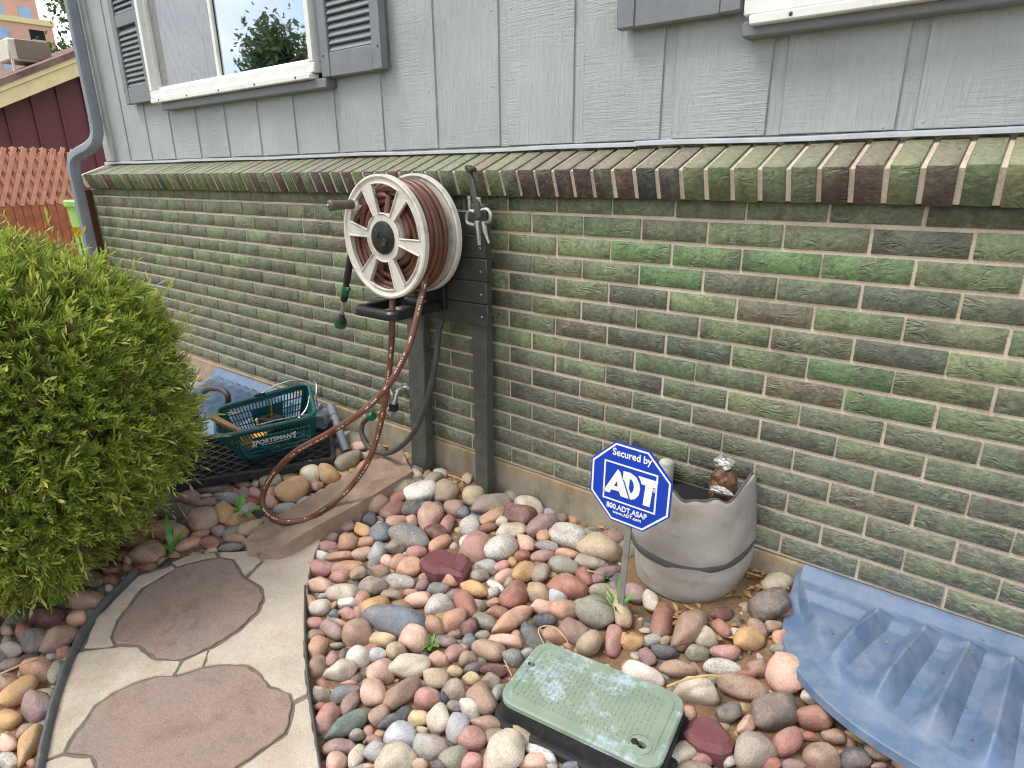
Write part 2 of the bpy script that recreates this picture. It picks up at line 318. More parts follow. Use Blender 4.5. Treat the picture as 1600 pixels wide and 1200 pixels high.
    t.bsdf(Base_Color=col, Roughness=0.9, Normal=t.bump(t.math('ADD', n2, t.math('MULTIPLY', t.noise(p, 28, 4, 0.65), 1.6)), 0.6, 0.006)); M['red_flag'] = t.m
    t = NT('brown_sandstone'); p = t.pos(); n1 = t.noise(t.map(p, (1, 1, 1)), 6, 7, 0.65, 0.6); n2 = t.noise(p, 150, 4, 0.7)
    col = t.ramp(n1, [(0.25, lin((126, 104, 88))), (0.5, lin((152, 130, 112))), (0.75, lin((180, 160, 140)))])
    col = t.mix(0.5, col, t.ramp(n2, [(0.3, 0.7), (0.7, 1.15)]), 'MULTIPLY')
    t.bsdf(Base_Color=col, Roughness=0.9, Normal=t.bump(t.math('ADD', n2, t.noise(p, 30, 5, 0.7)), 0.5, 0.006)); M['sandstone'] = t.m
    # --- river stones: colour from the object (single stones) or from the mesh (pebble mass) ---------
    for key in ('stone', 'pebble'):
        t = NT('river_stone' if key == 'stone' else 'pebble_mix'); p = t.pos()
        if key == 'stone':
            oi = t.n('ObjectInfo'); colr = oi.outputs['Color']; spk_amt = oi.outputs['Alpha']; rnd = oi.outputs['Random']
        else:
            a = t.attr('tint'); colr = a.outputs['Color']; spk_amt = a.outputs['Alpha']; rnd = t.n('NewGeometry').outputs['Random Per Island']
        off = t.n('VectorMath', {'operation': 'ADD'}); t.t.links.new(p, off.inputs[0])
        cmb = t.n('CombineXYZ', None, X=t.math('MULTIPLY', rnd, 17.0), Y=t.math('MULTIPLY', rnd, 29.0), Z=t.math('MULTIPLY', rnd, 41.0)); t.t.links.new(cmb.outputs[0], off.inputs[1]); v = off.outputs[0]
        n1 = t.noise(v, 16, 6, 0.6, 0.7)
        col = t.mix(0.85, colr, t.ramp(n1, [(0.28, 0.60), (0.5, 1.0), (0.75, 1.22)]), 'MULTIPLY')
        hue = t.ramp(t.noise(v, 9, 4, 0.6), [(0.46, 0.0), (0.66, 0.5)]); col = t.mix(hue, col, t.mix(t.noise(v, 3, 1), lin((188, 140, 112)), lin((128, 122, 118))))
        fine = t.noise(v, 210, 4, 0.75)
        col = t.mix(0.75, col, t.ramp(fine, [(0.3, 0.62), (0.7, 1.22)]), 'MULTIPLY')
        col = t.mix(t.ramp(t.noise(v, 34, 5, 0.7), [(0.48, 0.0), (0.74, 0.36)]), col, lin((190, 178, 162)))          # dried dust and lime
        dk = t.ramp(t.noise(v, 240, 3, 0.6), [(0.52, 0.0), (0.62, 0.85)]); col = t.mix(t.math('MULTIPLY', dk, spk_amt), col, (0.035, 0.035, 0.035))
        wh = t.ramp(t.noise(v, 130, 3, 0.6), [(0.60, 0.0), (0.68, 1.0)]); col = t.mix(t.math('MULTIPLY', wh, t.math('MULTIPLY', spk_amt, 0.8)), col, (0.62, 0.60, 0.56))
        vein = t.ramp(t.math('ABSOLUTE', t.math('SUBTRACT', t.noise(v, 7, 3, 0.5, 1.5), 0.5)), [(0.0, 0.14), (0.010, 0.0)]); col = t.mix(vein, col, lin((205, 190, 172)))
        t.bsdf(Base_Color=col, Roughness=t.math('ADD', t.math('MULTIPLY', fine, 0.3), 0.55), Normal=t.bump(t.math('ADD', n1, t.math('ADD', t.math('MULTIPLY', fine, 0.22), t.math('MULTIPLY', t.noise(v, 45, 3, 0.6), 0.5))), 0.55, 0.008))
        M[key] = t.m
    # --- soil --------------------------------------------------------------------
    t = NT('soil'); p = t.pos(); n1 = t.noise(p, 9, 7, 0.7); n2 = t.noise(p, 120, 5, 0.75)
    col = t.ramp(n1, [(0.3, lin((106, 82, 60))), (0.55, lin((144, 116, 88))), (0.8, lin((172, 144, 112)))])
    col = t.mix(0.7, col, t.ramp(n2, [(0.3, 0.5), (0.7, 1.2)]), 'MULTIPLY')
    xs = t.xyz(p); far = t.math('GREATER_THAN', t.n('VectorMath', {'operation': 'LENGTH'}, Vector=p).outputs['Value'], 4.2)
    lawn = t.ramp(t.noise(p, 14, 6, 0.7), [(0.3, (0.035, 0.075, 0.015)), (0.7, (0.10, 0.17, 0.04))])
    col = t.mix(far, col, lawn)
    t.bsdf(Base_Color=col, Roughness=1.0, Normal=t.bump(n2, 0.7, 0.008)); M['soil'] = t.m
    # --- foliage ------------------------------------------------------------------
    for key, rough in (('juniper', 0.5), ('leaf', 0.5)):
        t = NT(key+'_foliage'); a = t.attr('tint').outputs['Color']
        t.bsdf(Base_Color=a, Roughness=rough); t.b.inputs['Specular IOR Level'].default_value = 0.25
        tr = t.n('BsdfTranslucent', None, Color=a); ms = t.n('MixShader', None, Fac=0.38)
        t.t.links.new(t.b.outputs[0], ms.inputs[1]); t.t.links.new(tr.outputs[0], ms.inputs[2]); t.t.links.new(ms.outputs[0], t.out.inputs['Surface'])
        M[key] = t.m
make_materials()

# ------------------------------------------------------------------ mesh builder
def frame_from(d, up=(0, 0, 1)):
    d = np.asarray(d, float); d = d/np.linalg.norm(d); up = np.asarray(up, float)
    if abs(d@up) > 0.98: up = np.array([1.0, 0, 0])
    x = np.cross(up, d); x /= np.linalg.norm(x); y = np.cross(d, x)
    return x, y, d
class MB:
    def __init__(s): s.v = []; s.f = []; s.at = {}
    def add(s, verts, faces, **at):
        o = len(s.v); verts = [tuple(map(float, q)) for q in verts]; s.v += verts; s.f += [tuple(i+o for i in f) for f in faces]
        for k, val in at.items():
            arr = s.at.setdefault(k, {})
            if isinstance(val, (list, np.ndarray)) and len(val) == len(verts) and np.ndim(val) >= 1 and not (len(verts) in (3, 4) and np.ndim(val) == 1 and k == 'tint'):
                for i, q in enumerate(val): arr[o+i] = q
            else:
                for i in range(len(verts)): arr[o+i] = val
        return s
    def box(s, c, size, b=0.0, R=None, **at):
        """box with chamfered edges, centre c, full size, optional 3x3 rotation"""
        hx, hy, hz = [q/2 for q in size]; c = np.asarray(c, float); vs = []; fs = []
        b = min(b, hx*0.49, hy*0.49, hz*0.49)
        if b <= 0:
            vs = [(x, y, z) for x in (-hx, hx) for y in (-hy, hy) for z in (-hz, hz)]
            fs = [(0, 1, 3, 2), (4, 6, 7, 5), (0, 4, 5, 1), (2, 3, 7, 6), (0, 2, 6, 4), (1, 5, 7, 3)]
        else:
            idx = {}
            for sx in (-1, 1):
                for sy in (-1, 1):
                    for sz in (-1, 1):
                        for ax in range(3):
                            q = [sx*(hx-b), sy*(hy-b), sz*(hz-b)]; q[ax] = (sx*hx, sy*hy, sz*hz)[ax]
                            idx[(sx, sy, sz, ax)] = len(vs); vs.append(tuple(q))
            for ax in range(3):
                o1, o2 = [(1, 2), (2, 0), (0, 1)][ax]
                for sg in (-1, 1):
                    f = []
                    for a1, a2 in ((-1, -1), (1, -1), (1, 1), (-1, 1)):
                        k = [0, 0, 0]; k[ax] = sg; k[o1] = a1; k[o2] = a2; f.append(idx[(*k, ax)])
                    fs.append(tuple(f if sg > 0 else f[::-1]))
                    # edges between ax and o1
                for s1 in (-1, 1):
                    for s2 in (-1, 1):
                        k = [0, 0, 0]; k[ax] = s1; k[o1] = s2; f = []
                        k[o2] = -1; f += [idx[(*k, ax)], idx[(*k, o1)]]
                        k[o2] = 1; f += [idx[(*k, o1)], idx[(*k, ax)]]
                        fs.append(tuple(f if s1*s2 > 0 else f[::-1]))
            for sx in (-1, 1):
                for sy in (-1, 1):
                    for sz in (-1, 1):
                        f = (idx[(sx, sy, sz, 0)], idx[(sx, sy, sz, 1)], idx[(sx, sy, sz, 2)])
                        fs.append(f if sx*sy*sz > 0 else f[::-1])
        A = np.array(vs)
        if R is not None: A = A@np.asarray(R).T
        return s.add(A+c, fs, **at)
    def bar(s, p, q, w, h, b=0.0, up=(0, 0, 1), **at):
        """rectangular bar from p to q"""
        p = np.asarray(p, float); q = np.asarray(q, float); x, y, d = frame_from(q-p, up)
        return s.box((p+q)/2, (w, h, np.linalg.norm(q-p)), b, np.stack([x, y, d], 1), **at)
    def tube(s, pts, r, n=10, caps=True, closed=False, **at):
        P = [np.asarray(p, float) for p in pts]; m_ = len(P); rr = r if hasattr(r, '__len__') else [r]*m_
        T = []
        for i in range(m_):
            a = P[(i-1) % m_] if (closed or i > 0) else P[i]; b = P[(i+1) % m_] if (closed or i < m_-1) else P[i]
            d = b-a; T.append(d/max(1e-9, np.linalg.norm(d)))
        x, y, _ = frame_from(T[0]); vs = []; fs = []; al = []; ar = []; L = 0.0
        for i in range(m_):
            if i:
                x = x-T[i]*(x@T[i]); x /= np.linalg.norm(x); y = np.cross(T[i], x); L += np.linalg.norm(P[i]-P[i-1])
            for k in range(n):
                t_ = 2*math.pi*k/n; vs.append(P[i]+(x*math.cos(t_)+y*math.sin(t_))*rr[i]); al.append(L); ar.append(k/n)
        for i in range(m_ if closed else m_-1):
            j = (i+1) % m_
            for k in range(n): fs.append((i*n+k, i*n+(k+1) % n, j*n+(k+1) % n, j*n+k))
        if caps and not closed:
            fs.append(tuple(range(n))[::-1]); fs.append(tuple((m_-1)*n+k for k in range(n)))
        return s.add(vs, fs, along=al, around=ar, **at)
    def lathe(s, prof, n=24, O=(0, 0, 0), axis=(0, 0, 1), up=(1, 0, 0), close=False, **at):
        x, y, d = frame_from(axis, up); O = np.asarray(O, float); vs = []; fs = []
        for r, z in prof:
            for k in range(n):
                t_ = 2*math.pi*k/n; vs.append(O+d*z+(x*math.cos(t_)+y*math.sin(t_))*r)
        m_ = len(prof)
        for i in range(m_ if close else m_-1):
            j = (i+1) % m_
            for k in range(n): fs.append((i*n+k, i*n+(k+1) % n, j*n+(k+1) % n, j*n+k))
        if not close:
            if prof[0][0] > 1e-6: fs.append(tuple(range(n))[::-1])
            if prof[-1][0] > 1e-6: fs.append(tuple((m_-1)*n+k for k in range(n)))
        return s.add(vs, fs, **at)
    def prism(s, poly, h0, h1, O=(0, 0, 0), X=(1, 0, 0), Y=(0, 1, 0), holes=(), inset=0.0, **at):
        """extrude a flat (concave) outline from h0 to h1 along X x Y, optionally with a rounded-off upper edge"""
        O, X, Y = [np.asarray(q, float) for q in (O, X, Y)]; Zv = np.cross(X, Y)
        loops = [list(poly)]+[list(h) for h in holes]
        flat = [Vector((p[0], p[1], 0)) for l in loops for p in l]
        tris = tessellate_polygon([[Vector((p[0], p[1], 0)) for p in l] for l in loops])
        def area(t_):
            a, b, c = [flat[i] for i in t_]; return (b.x-a.x)*(c.y-a.y)-(c.x-a.x)*(b.y-a.y)
        tris = [t_ if area(t_) > 0 else t_[::-1] for t_ in tris]
        n = len(flat); to3 = lambda p, h: O+X*p[0]+Y*p[1]+Zv*h
        top = [(p.x, p.y) for p in flat]
        if inset:
            l = loops[0]; k = len(l); sg = 1 if sum(l[i][0]*l[(i+1) % k][1]-l[(i+1) % k][0]*l[i][1] for i in range(k)) > 0 else -1
            for i in range(k):
                a, b, c = l[i-1], l[i], l[(i+1) % k]
                d1 = np.array([b[0]-a[0], b[1]-a[1]]); d2 = np.array([c[0]-b[0], c[1]-b[1]])
                n1 = np.array([-d1[1], d1[0]])/max(1e-9, np.linalg.norm(d1)); n2 = np.array([-d2[1], d2[0]])/max(1e-9, np.linalg.norm(d2))
                nn = (n1+n2); nn = nn/max(0.4, np.linalg.norm(nn)); top[i] = (b[0]+sg*nn[0]*inset, b[1]+sg*nn[1]*inset)
        vs = [to3((p.x, p.y), h0) for p in flat]+[to3(p, h1) for p in top]; fs = [tuple(i for i in t_[::-1]) for t_ in tris]+[tuple(i+n for i in t_) for t_ in tris]
        def ring(a0, b0):
            o = 0
            for li, l in enumerate(loops):
                k = len(l); sg = sum(l[i][0]*l[(i+1) % k][1]-l[(i+1) % k][0]*l[i][1] for i in range(k)) > 0
                sg = sg if li == 0 else not (not sg)
                for i in range(k):
                    j = (i+1) % k; q = (a0+o+i, a0+o+j, b0+o+j, b0+o+i); fs.append(q if (sg) else q[::-1])
                o += k
        if inset:
            mid = len(vs); vs += [to3((p.x, p.y), h1-inset) for p in flat]; ring(0, mid); ring(mid, n)
        else: ring(0, n)
        return s.add(vs, fs, **at)
    def mesh(s, name, smooth=True, angle=38):
        me = bpy.data.meshes.new(name); me.from_pydata(s.v, [], s.f)
        for k, d in s.at.items():
            if k == 'tint':
                a = me.attributes.new('tint', 'FLOAT_COLOR', 'POINT'); arr = np.ones((len(s.v), 4), np.float32)
                for i, q in d.items(): arr[i, :len(q)] = q
                a.data.foreach_set('color', arr.ravel())
            else:
                a = me.attributes.new(k, 'FLOAT', 'POINT'); arr = np.zeros(len(s.v), np.float32)
                for i, q in d.items(): arr[i] = q
                a.data.foreach_set('value', arr)
        if smooth:
            me.polygons.foreach_set('use_smooth', [True]*len(me.polygons))
            if angle < 170: me.set_sharp_from_angle(angle=math.radians(angle))
        me.update(); return me
    def build(s, name, mat, parent=None, smooth=True, angle=38):
        me = s.mesh(name, smooth, angle); me.materials.append(M[mat] if isinstance(mat, str) else mat)
        o = bpy.data.objects.new(name, me); C.objects.link(o)
        if parent is not None: o.parent = parent; o.matrix_parent_inverse = parent.matrix_world.inverted()
        return o
def tag(o, label=None, cat=None, group=None, kind=None):
    if label: o['label'] = label
    if cat: o['category'] = cat
    if group: o['group'] = group
    if kind: o['kind'] = kind
    return o
def thing(name, label, cat, loc=(0, 0, 0), group=None):
    o = bpy.data.objects.new(name, None); C.objects.link(o); o.location = loc; o.empty_display_size = 0.1
    o.matrix_world = Matrix.Translation(loc)
    return tag(o, label, cat, group)
def spline(pts, k=8, closed=False):
    """smooth curve through points"""
    P = [np.asarray(p, float) for p in pts]; n = len(P); out = []
    for i in range(n if closed else n-1):
        g = (lambda j: P[j % n]) if closed else (lambda j: P[min(max(j, 0), n-1)])
        a, b, c, d = g(i-1), g(i), g(i+1), g(i+2)
        for s_ in range(k):
            t_ = s_/k; out.append(0.5*((2*b)+(c-a)*t_+(2*a-5*b+4*c-d)*t_**2+(3*b-a-3*c+d)*t_**3))
    if not closed: out.append(P[-1])
    return out
def mesh_np(name, V, F, mat, tint=None, smooth=False):
    """large numpy mesh; F is an (n, 3) or (n, 4) array"""
    me = bpy.data.meshes.new(name); V = np.asarray(V, np.float32); F = np.asarray(F, np.int32); k = F.shape[1]
    me.vertices.add(len(V)); me.vertices.foreach_set('co', V.ravel()); me.loops.add(F.size); me.loops.foreach_set('vertex_index', F.ravel())
    me.polygons.add(len(F)); me.polygons.foreach_set('loop_start', np.arange(0, F.size, k, dtype=np.int32))
    if smooth: me.polygons.foreach_set('use_smooth', np.ones(len(F), bool))
    me.update(calc_edges=True)
    if tint is not None:
        T = np.ones((len(V), 4), np.float32); T[:, :tint.shape[1]] = tint
        a = me.attributes.new('tint', 'FLOAT_COLOR', 'POINT'); a.data.foreach_set('color', T.ravel())
    me.materials.append(M[mat]); return me
def text_mesh(txt, width, bold=0.0, depth=0.0006):
    """lettering as thin geometry, centred, `width` wide, in the XY plane"""
    cu = bpy.data.curves.new('lettering', 'FONT'); cu.body = txt; cu.align_x = 'CENTER'; cu.align_y = 'CENTER'; cu.size = 1.0; cu.offset = bold; cu.extrude = 0.002; cu.resolution_u = 3
    o = bpy.data.objects.new('lettering', cu); C.objects.link(o); dg = bpy.context.evaluated_depsgraph_get(); dg.update()
    me = bpy.data.meshes.new_from_object(o.evaluated_get(dg)); bpy.data.objects.remove(o); bpy.data.curves.remove(cu)
    co = np.zeros(len(me.vertices)*3); me.vertices.foreach_get('co', co); co = co.reshape(-1, 3)
    w = co[:, 0].max()-co[:, 0].min(); co[:, 0] -= (co[:, 0].max()+co[:, 0].min())/2; co[:, 1] -= (co[:, 1].max()+co[:, 1].min())/2
    co[:, :2] *= width/w; co[:, 2] *= depth/0.002
    fs = [tuple(p.vertices) for p in me.polygons]; bpy.data.meshes.remove(me); return co, fs

# ================================================================== the ground
def build_ground():
    ax = np.unique(np.concatenate([np.linspace(-4, 4, 161), -np.geomspace(4, 900, 26), np.geomspace(4, 900, 26)]))
    ay = np.unique(np.concatenate([np.linspace(-3.2, 0.3, 90), -np.geomspace(3.2, 900, 26), np.geomspace(0.3, 900, 26)]))
    X, Y = np.meshgrid(ax, ay); Z = np.vectorize(gz)(X, np.minimum(Y, 0.3)).astype(float)
    inner = (abs(X) < 4) & (Y > -3.2) & (Y < 0.3); Z[inner] += rng.normal(0, 0.004, inner.sum())
    nx = len(ax); V = np.stack([X, Y, Z], -1).reshape(-1, 3)
    i, j = np.meshgrid(np.arange(len(ay)-1), np.arange(nx-1), indexing='ij'); a = (i*nx+j).ravel()
    F = np.stack([a, a+1, a+nx+1, a+nx], 1)
    o = bpy.data.objects.new('ground', mesh_np('ground', V, F, 'soil', smooth=True)); C.objects.link(o); tag(o, kind='structure')
build_ground()

# ================================================================== the house
house = thing('house', 'grey sided house with a green glazed brick base and white framed windows', 'house', (0, 0, 0))
CH, BL, J = 0.067785, 0.203, 0.0103        # course height, brick pitch, joint
XL, XR = -3.64, 2.75
TOPZ = 1.2
GREENS = [((114, 122, 88), 6), ((106, 117, 86), 7), ((110, 115, 90), 6), ((100, 109, 86), 6), ((116, 129, 94), 4), ((104, 107, 88), 4), ((99, 104, 84), 3), ((92, 94, 80), 2), ((106, 100, 82), 2), ((104, 114, 90), 3)]
_gl = [lin(c) for c, w in GREENS for _ in range(w)]
DARK = {(4, 2): (72, 68, 70), (5, 5): (74, 78, 76), (8, 2): (62, 60, 66), (9, 0): (56, 54, 60), (10, 0): (64, 64, 66), (10, 1): (62, 62, 68), (6, 2): (66, 66, 68), (6, 3): (68, 72, 74), (3, 5): (72, 76, 74), (0, 6): (64, 54, 46),
        (9, 4): (54, 52, 56), (7, 2): (84, 110, 76), (2, 2): (98, 138, 78), (2, 3): (98, 138, 78), (2, 5): (96, 136, 80), (2, 4): (94, 136, 78), (3, 2): (94, 134, 78), (1, 1): (92, 120, 76), (6, 5): (86, 124, 72), (7, 5): (88, 128, 74), (6, 6): (104, 112, 66)}
def build_bricks():
    core = MB().box(((XL+XR)/2, 0.1010, (TOPZ+0.02+0.183)/2), (XR-XL, 0.2, TOPZ+0.02-0.183)).build('brick_wall', 'mortar', house, smooth=False)
    cand = []
    for k in range(15):
        z1 = TOPZ-k*CH; z0 = z1-CH+J
        n0 = math.floor((XL)/BL)-1
        for n in range(n0, int(XR/BL)+2):
            xa = (n+(0.5 if k % 2 else 0.0))*BL+0.004; xb = xa+BL-0.008
            xa, xb = max(xa, XL), min(xb, XR)
            if xb-xa < 0.03: continue
            c = np.array([(xa+xb)/2, 0.0, (z0+z1)/2]); u = pj(c); d = np.linalg.norm(c-CAM); inside = -60 < u[0] < 1660 and -60 < u[1] < 1260 and (c-CAM)@FW > 0.2
            sz = (abs(c[1]-CAM[1])/d)/d**2
            if u[0] < 300 and u[1] > 420: sz *= 0.05                    # behind the shrub
            if -0.42 < c[0] < -0.03 and c[2] > 0.76: sz *= 0.05         # behind the backing board
            cand.append((sz if inside else sz*1e-3, k, n, xa, xb, z0, z1))
    cand.sort(key=lambda q: -q[0]); far = MB()
    for i, (sz, k, n, xa, xb, z0, z1) in enumerate(cand):
        col = np.array(lin(DARK[(k, n)]))*0.55+np.array(lin((102, 110, 86)))*0.45 if (k, n) in DARK else np.array(random.choice(_gl)); col = col*random.uniform(1.04, 1.24)
        jx = lambda a=0.0014: random.uniform(-a, a)
        cx, cz = (xa+xb)/2, (z0+z1)/2; dy = random.uniform(-0.0008, 0.0008)
        R = Matrix.Rotation(random.uniform(-0.004, 0.004), 3, 'Y') @ Matrix.Rotation(random.uniform(-0.004, 0.004), 3, 'Z')
        mb = MB() if i < 300 else far
        mb.box((cx+jx(), 0.0415+dy, cz+jx(0.0008)), (xb-xa+jx(0.002), 0.09, z1-z0+jx(0.001)), 0.0011, np.array(R), tint=tuple(col), seed=random.random()*20)
        if i < 300: mb.build('brick', 'brick', core, angle=60)
    tag(far.build('far_bricks', 'brick', core, angle=60), kind='stuff')
build_bricks()
MB().box(((XL+XR)/2, 0.1, -0.06), (XR-XL+0.01, 0.215, 0.478), 0.006).build('foundation', 'concrete', house)

def build_sill():
    """the tilted course of bricks on edge that caps the brick wall"""
    P, tilt = 0.0697, math.radians(20.5); ct, st = math.cos(tilt), math.sin(tilt)
    e1 = np.array([0, ct, st]); e2 = np.array([0, -st, ct])                     # up the slope / out of the slope
    F0 = np.array([0, -0.072, 1.2745])                                            # front top edge
    x0 = -3.62; L, H = 0.172, 0.092
    core = MB().box(np.array([(x0+XR)/2, 0, 0])+F0+e1*(L/2+0.004)-e2*(H/2+0.002), (XR-x0, L, H-0.008), 0.002, np.stack([[1, 0, 0], e1, e2], 1)).build('sill_course', 'mortar', house, smooth=False)
    tones = [((104, 112, 76), 5), ((116, 120, 84), 3), ((88, 104, 66), 4), ((92, 72, 62), 3), ((84, 58, 54), 3), ((76, 62, 66), 2), ((52, 58, 54), 1), ((96, 104, 82), 3)]
    tl = [tuple(q*1.2 for q in lin(c)) for c, w in tones for _ in range(w)]
    n = int((XR-x0)/P); k0 = (1.065-P*100) % P
    dark = {0.06: (86, 50, 46), 0.13: (84, 62, 68), 0.2: (84, 62, 68), 0.27: (82, 58, 62), 0.34: (84, 66, 64), 0.48: (44, 54, 54), 0.97: (76, 52, 48)}
    x = 1.065-P*round((1.065-x0)/P)+P
    while x+P < XR:
        col = random.choice(tl)
        for kx, cc in dark.items():
            if abs(x+P/2-kx-0.03) < P/2: col = lin(cc)
        col = np.array(col)*random.uniform(0.9, 1.1); jit = random.uniform(-0.0025, 0.0025); rz = Matrix.Rotation(random.uniform(-0.012, 0.012), 3, 'Y')
        MB().box(np.array([x+P/2, 0, 0])+F0+e1*(L/2+jit)-e2*(H/2+random.uniform(-0.001, 0.001)), (P-0.0125, L, H), 0.002, np.array(rz)@np.stack([[1, 0, 0], e1, e2], 1), tint=tuple(col), seed=random.random()*20).build('sill_brick', 'brick', core, angle=60)
        x += P
build_sill()

def build_siding():
    zb, zt = 1.354, 3.3; xl, xr = -3.50, 2.75; P = 0.3035
    core = MB().box(((xl+xr)/2, 0.19, (zb+zt)/2), (xr-xl, 0.2, zt-zb)).build('siding', 'siding', house)
    g = 0.8120-P*20
    while g < xr:
        a, b = max(g+0.034, xl+0.16), min(g+P-0.003, xr)
        if b-a > 0.05:
            MB().box(((a+b)/2, 0.0955, (zb+zt)/2), (b-a, 0.023, zt-zb-0.001), 0.002, seed=random.random()*9).build('siding_plank', 'siding', core)
            for zz in (zb+0.012, zb+0.21+random.uniform(-.02, .02), zb+0.42):
                for xx in (a+0.02, b-0.03):
                    if random.random() < 0.6: MB().lathe([(0.0, 0.0018), (0.003, 0.0014), (0.0042, 0.0)], 8, (xx+random.uniform(-.006, .006), 0.0841, zz+random.uniform(-.006, .006)), (0, -1, 0), seed=1.0).build('nail_head', 'siding', core)
        g += P
    MB().box((xl+0.085, 0.083, (zb+zt)/2), (0.15, 0.026, zt-zb), 0.003).build('corner_board', 'corner', house)
    MB().box(((xl+xr)/2-0.05, 0.1425, 1.279), (xr-xl+0.08, 0.095, 0.148)).build('gap_filler', 'mortar', house, smooth=False)  # filler added behind the flashing so no sky shows through the joints
    # flashing under the siding: three overlapping bent strips
    for a, b, dz in ((-3.5, -2.3, 0.002), (-2.31, 0.44, 0.0), (0.43, 2.75, 0.003)):
        f = MB(); n = 24
        for i in range(n):
            u0, u1 = a+(b-a)*i/n, a+(b-a)*(i+1)/n; w = lambda u: 0.0022*math.sin(u*5.1)+0.001*math.sin(u*13)+dz
            pr = [(0.088, 1.3495, 1), (0.074, 1.3475, 1), (0.071, 1.345, 1), (0.069, 1.3365, .7), (0.074, 1.335, .7)]; V = []
            for u in (u0, u1): V += [(u, y_, z_+w(u)*k_) for y_, z_, k_ in pr]
            f.add(V, [(j, j+1, j+6, j+5) for j in range(4)])
        f.build('flashing', 'flash', house, angle=20)
build_siding()

def shutter(x0, x1, zb, zt, rails):
    """louvred shutter; rails: heights of the solid rails"""
    y = 0.052; st = 0.058; root = MB()
    for a, b in ((x0, x0+st), (x1-st, x1)): root.box(((a+b)/2, y, (zb+zt)/2), (b-a, 0.034, zt-zb), 0.004)
    for za, zc in rails: root.box(((x0+x1)/2, y+0.001, (za+zc)/2), (x1-x0-2*st+0.004, 0.031, zc-za), 0.003)
    root.box(((x0+x1)/2, y+0.016, (zb+zt)/2), (x1-x0-0.02, 0.004, zt-zb-0.02))
    sh = root.build('shutter', 'trim_grey', house)
    for i in range(len(rails)-1):
        z = rails[i][1]+0.014; zend = rails[i+1][0]-0.008
        while z < zend:
            R = Matrix.Rotation(math.radians(-34), 3, 'X')
            MB().box(((x0+x1)/2, y-0.001, z), (x1-x0-2*st-0.002, 0.009, 0.034), 0.002, np.array(R)).build('slat', 'trim_grey', sh)
            z += 0.0268
    for xs in (x0+0.02, x1-0.02):
        MB().lathe([(0.0, 0.003), (0.004, 0.002), (0.005, 0.0)], 8, (xs, y-0.017, rails[0][1]-0.01), (0, -1, 0)).build('screw', 'bar', sh)
    return sh
shutter(-2.93, -2.57, 1.665, 2.9, [(1.665, 1.752), (2.062, 2.125), (2.80, 2.9)])
shutter(-1.012, -0.632, 1.645, 2.9, [(1.645, 1.735), (2.062, 2.125), (2.80, 2.9)])
shutter(0.375, 0.733, 1.650, 2.9, [(1.650, 1.80), (2.062, 2.125), (2.80, 2.9)])

def window(x0, x1, zb, zt, xm, mats):
    fr = MB(); y = 0.03; w = 0.040
    for a, b, c, d in ((x0, x1, zb, zb+w), (x0, x1, zt-w, zt), (x0, x0+w*.9, zb+w, zt-w), (x1-w*.9, x1, zb+w, zt-w)):
        fr.box(((a+b)/2, y+0.02, (c+d)/2), (b-a, 0.06, d-c), 0.004)
    for a, b, c, d in ((x0+w, x1-w, zb+w*.9, zb+w*1.5), (x0+w*.8, x0+w*1.3, zb+w*1.4, zt-w), (x1-w*1.3, x1-w*.8, zb+w*1.4, zt-w)):
        fr.box(((a+b)/2, y+0.034, (c+d)/2), (b-a, 0.03, d-c), 0.003)
    win = fr.build('window', 'white', house)
    MB().box((xm, y+0.033, (zb+zt)/2), (0.030, 0.016, zt-zb-2*w), 0.003).build('mullion', 'white', win)
    MB().box((xm+0.0195, y+0.0385, (zb+zt)/2), (0.004, 0.004, zt-zb-2*w)).build('gasket', 'matte_black', win)
    for (a, b), mt in zip(((x0+w*1.1, xm-0.012), (xm+0.012, x1-w*1.1)), mats):
        MB().box(((a+b)/2, y+0.042, (zb+zt)/2), (b-a, 0.006, zt-zb-2*w+0.02)).build('pane', mt, win)
    MB().box(((x0+x1)/2, y+0.002, zb-0.012), (x1-x0-0.04, 0.05, 0.022), 0.003).build('sill_flange', 'white', win)
    for q in np.linspace(x0+0.12, x1-0.12, 5):
        MB().lathe([(0.0, 0.003), (0.004, 0.002), (0.005, 0.0)], 8, (q, y-0.0235, zb-0.012), (0, -1, 0)).build('screw', 'bar', win)
    return win
window(-2.565, -1.04, 1.668, 2.85, -1.868, ('wood_pane', 'glass'))
window(0.745, 2.25, 1.632, 2.85, 1.5, ('glass', 'glass'))
MB().box((-1.735, 0.062, 1.626), (1.49, 0.055, 0.038), 0.004).build('sill_board', 'trim_grey', house)
MB().box((1.50, 0.062, 1.605), (1.52, 0.055, 0.036), 0.004).build('sill_board', 'trim_grey', house)

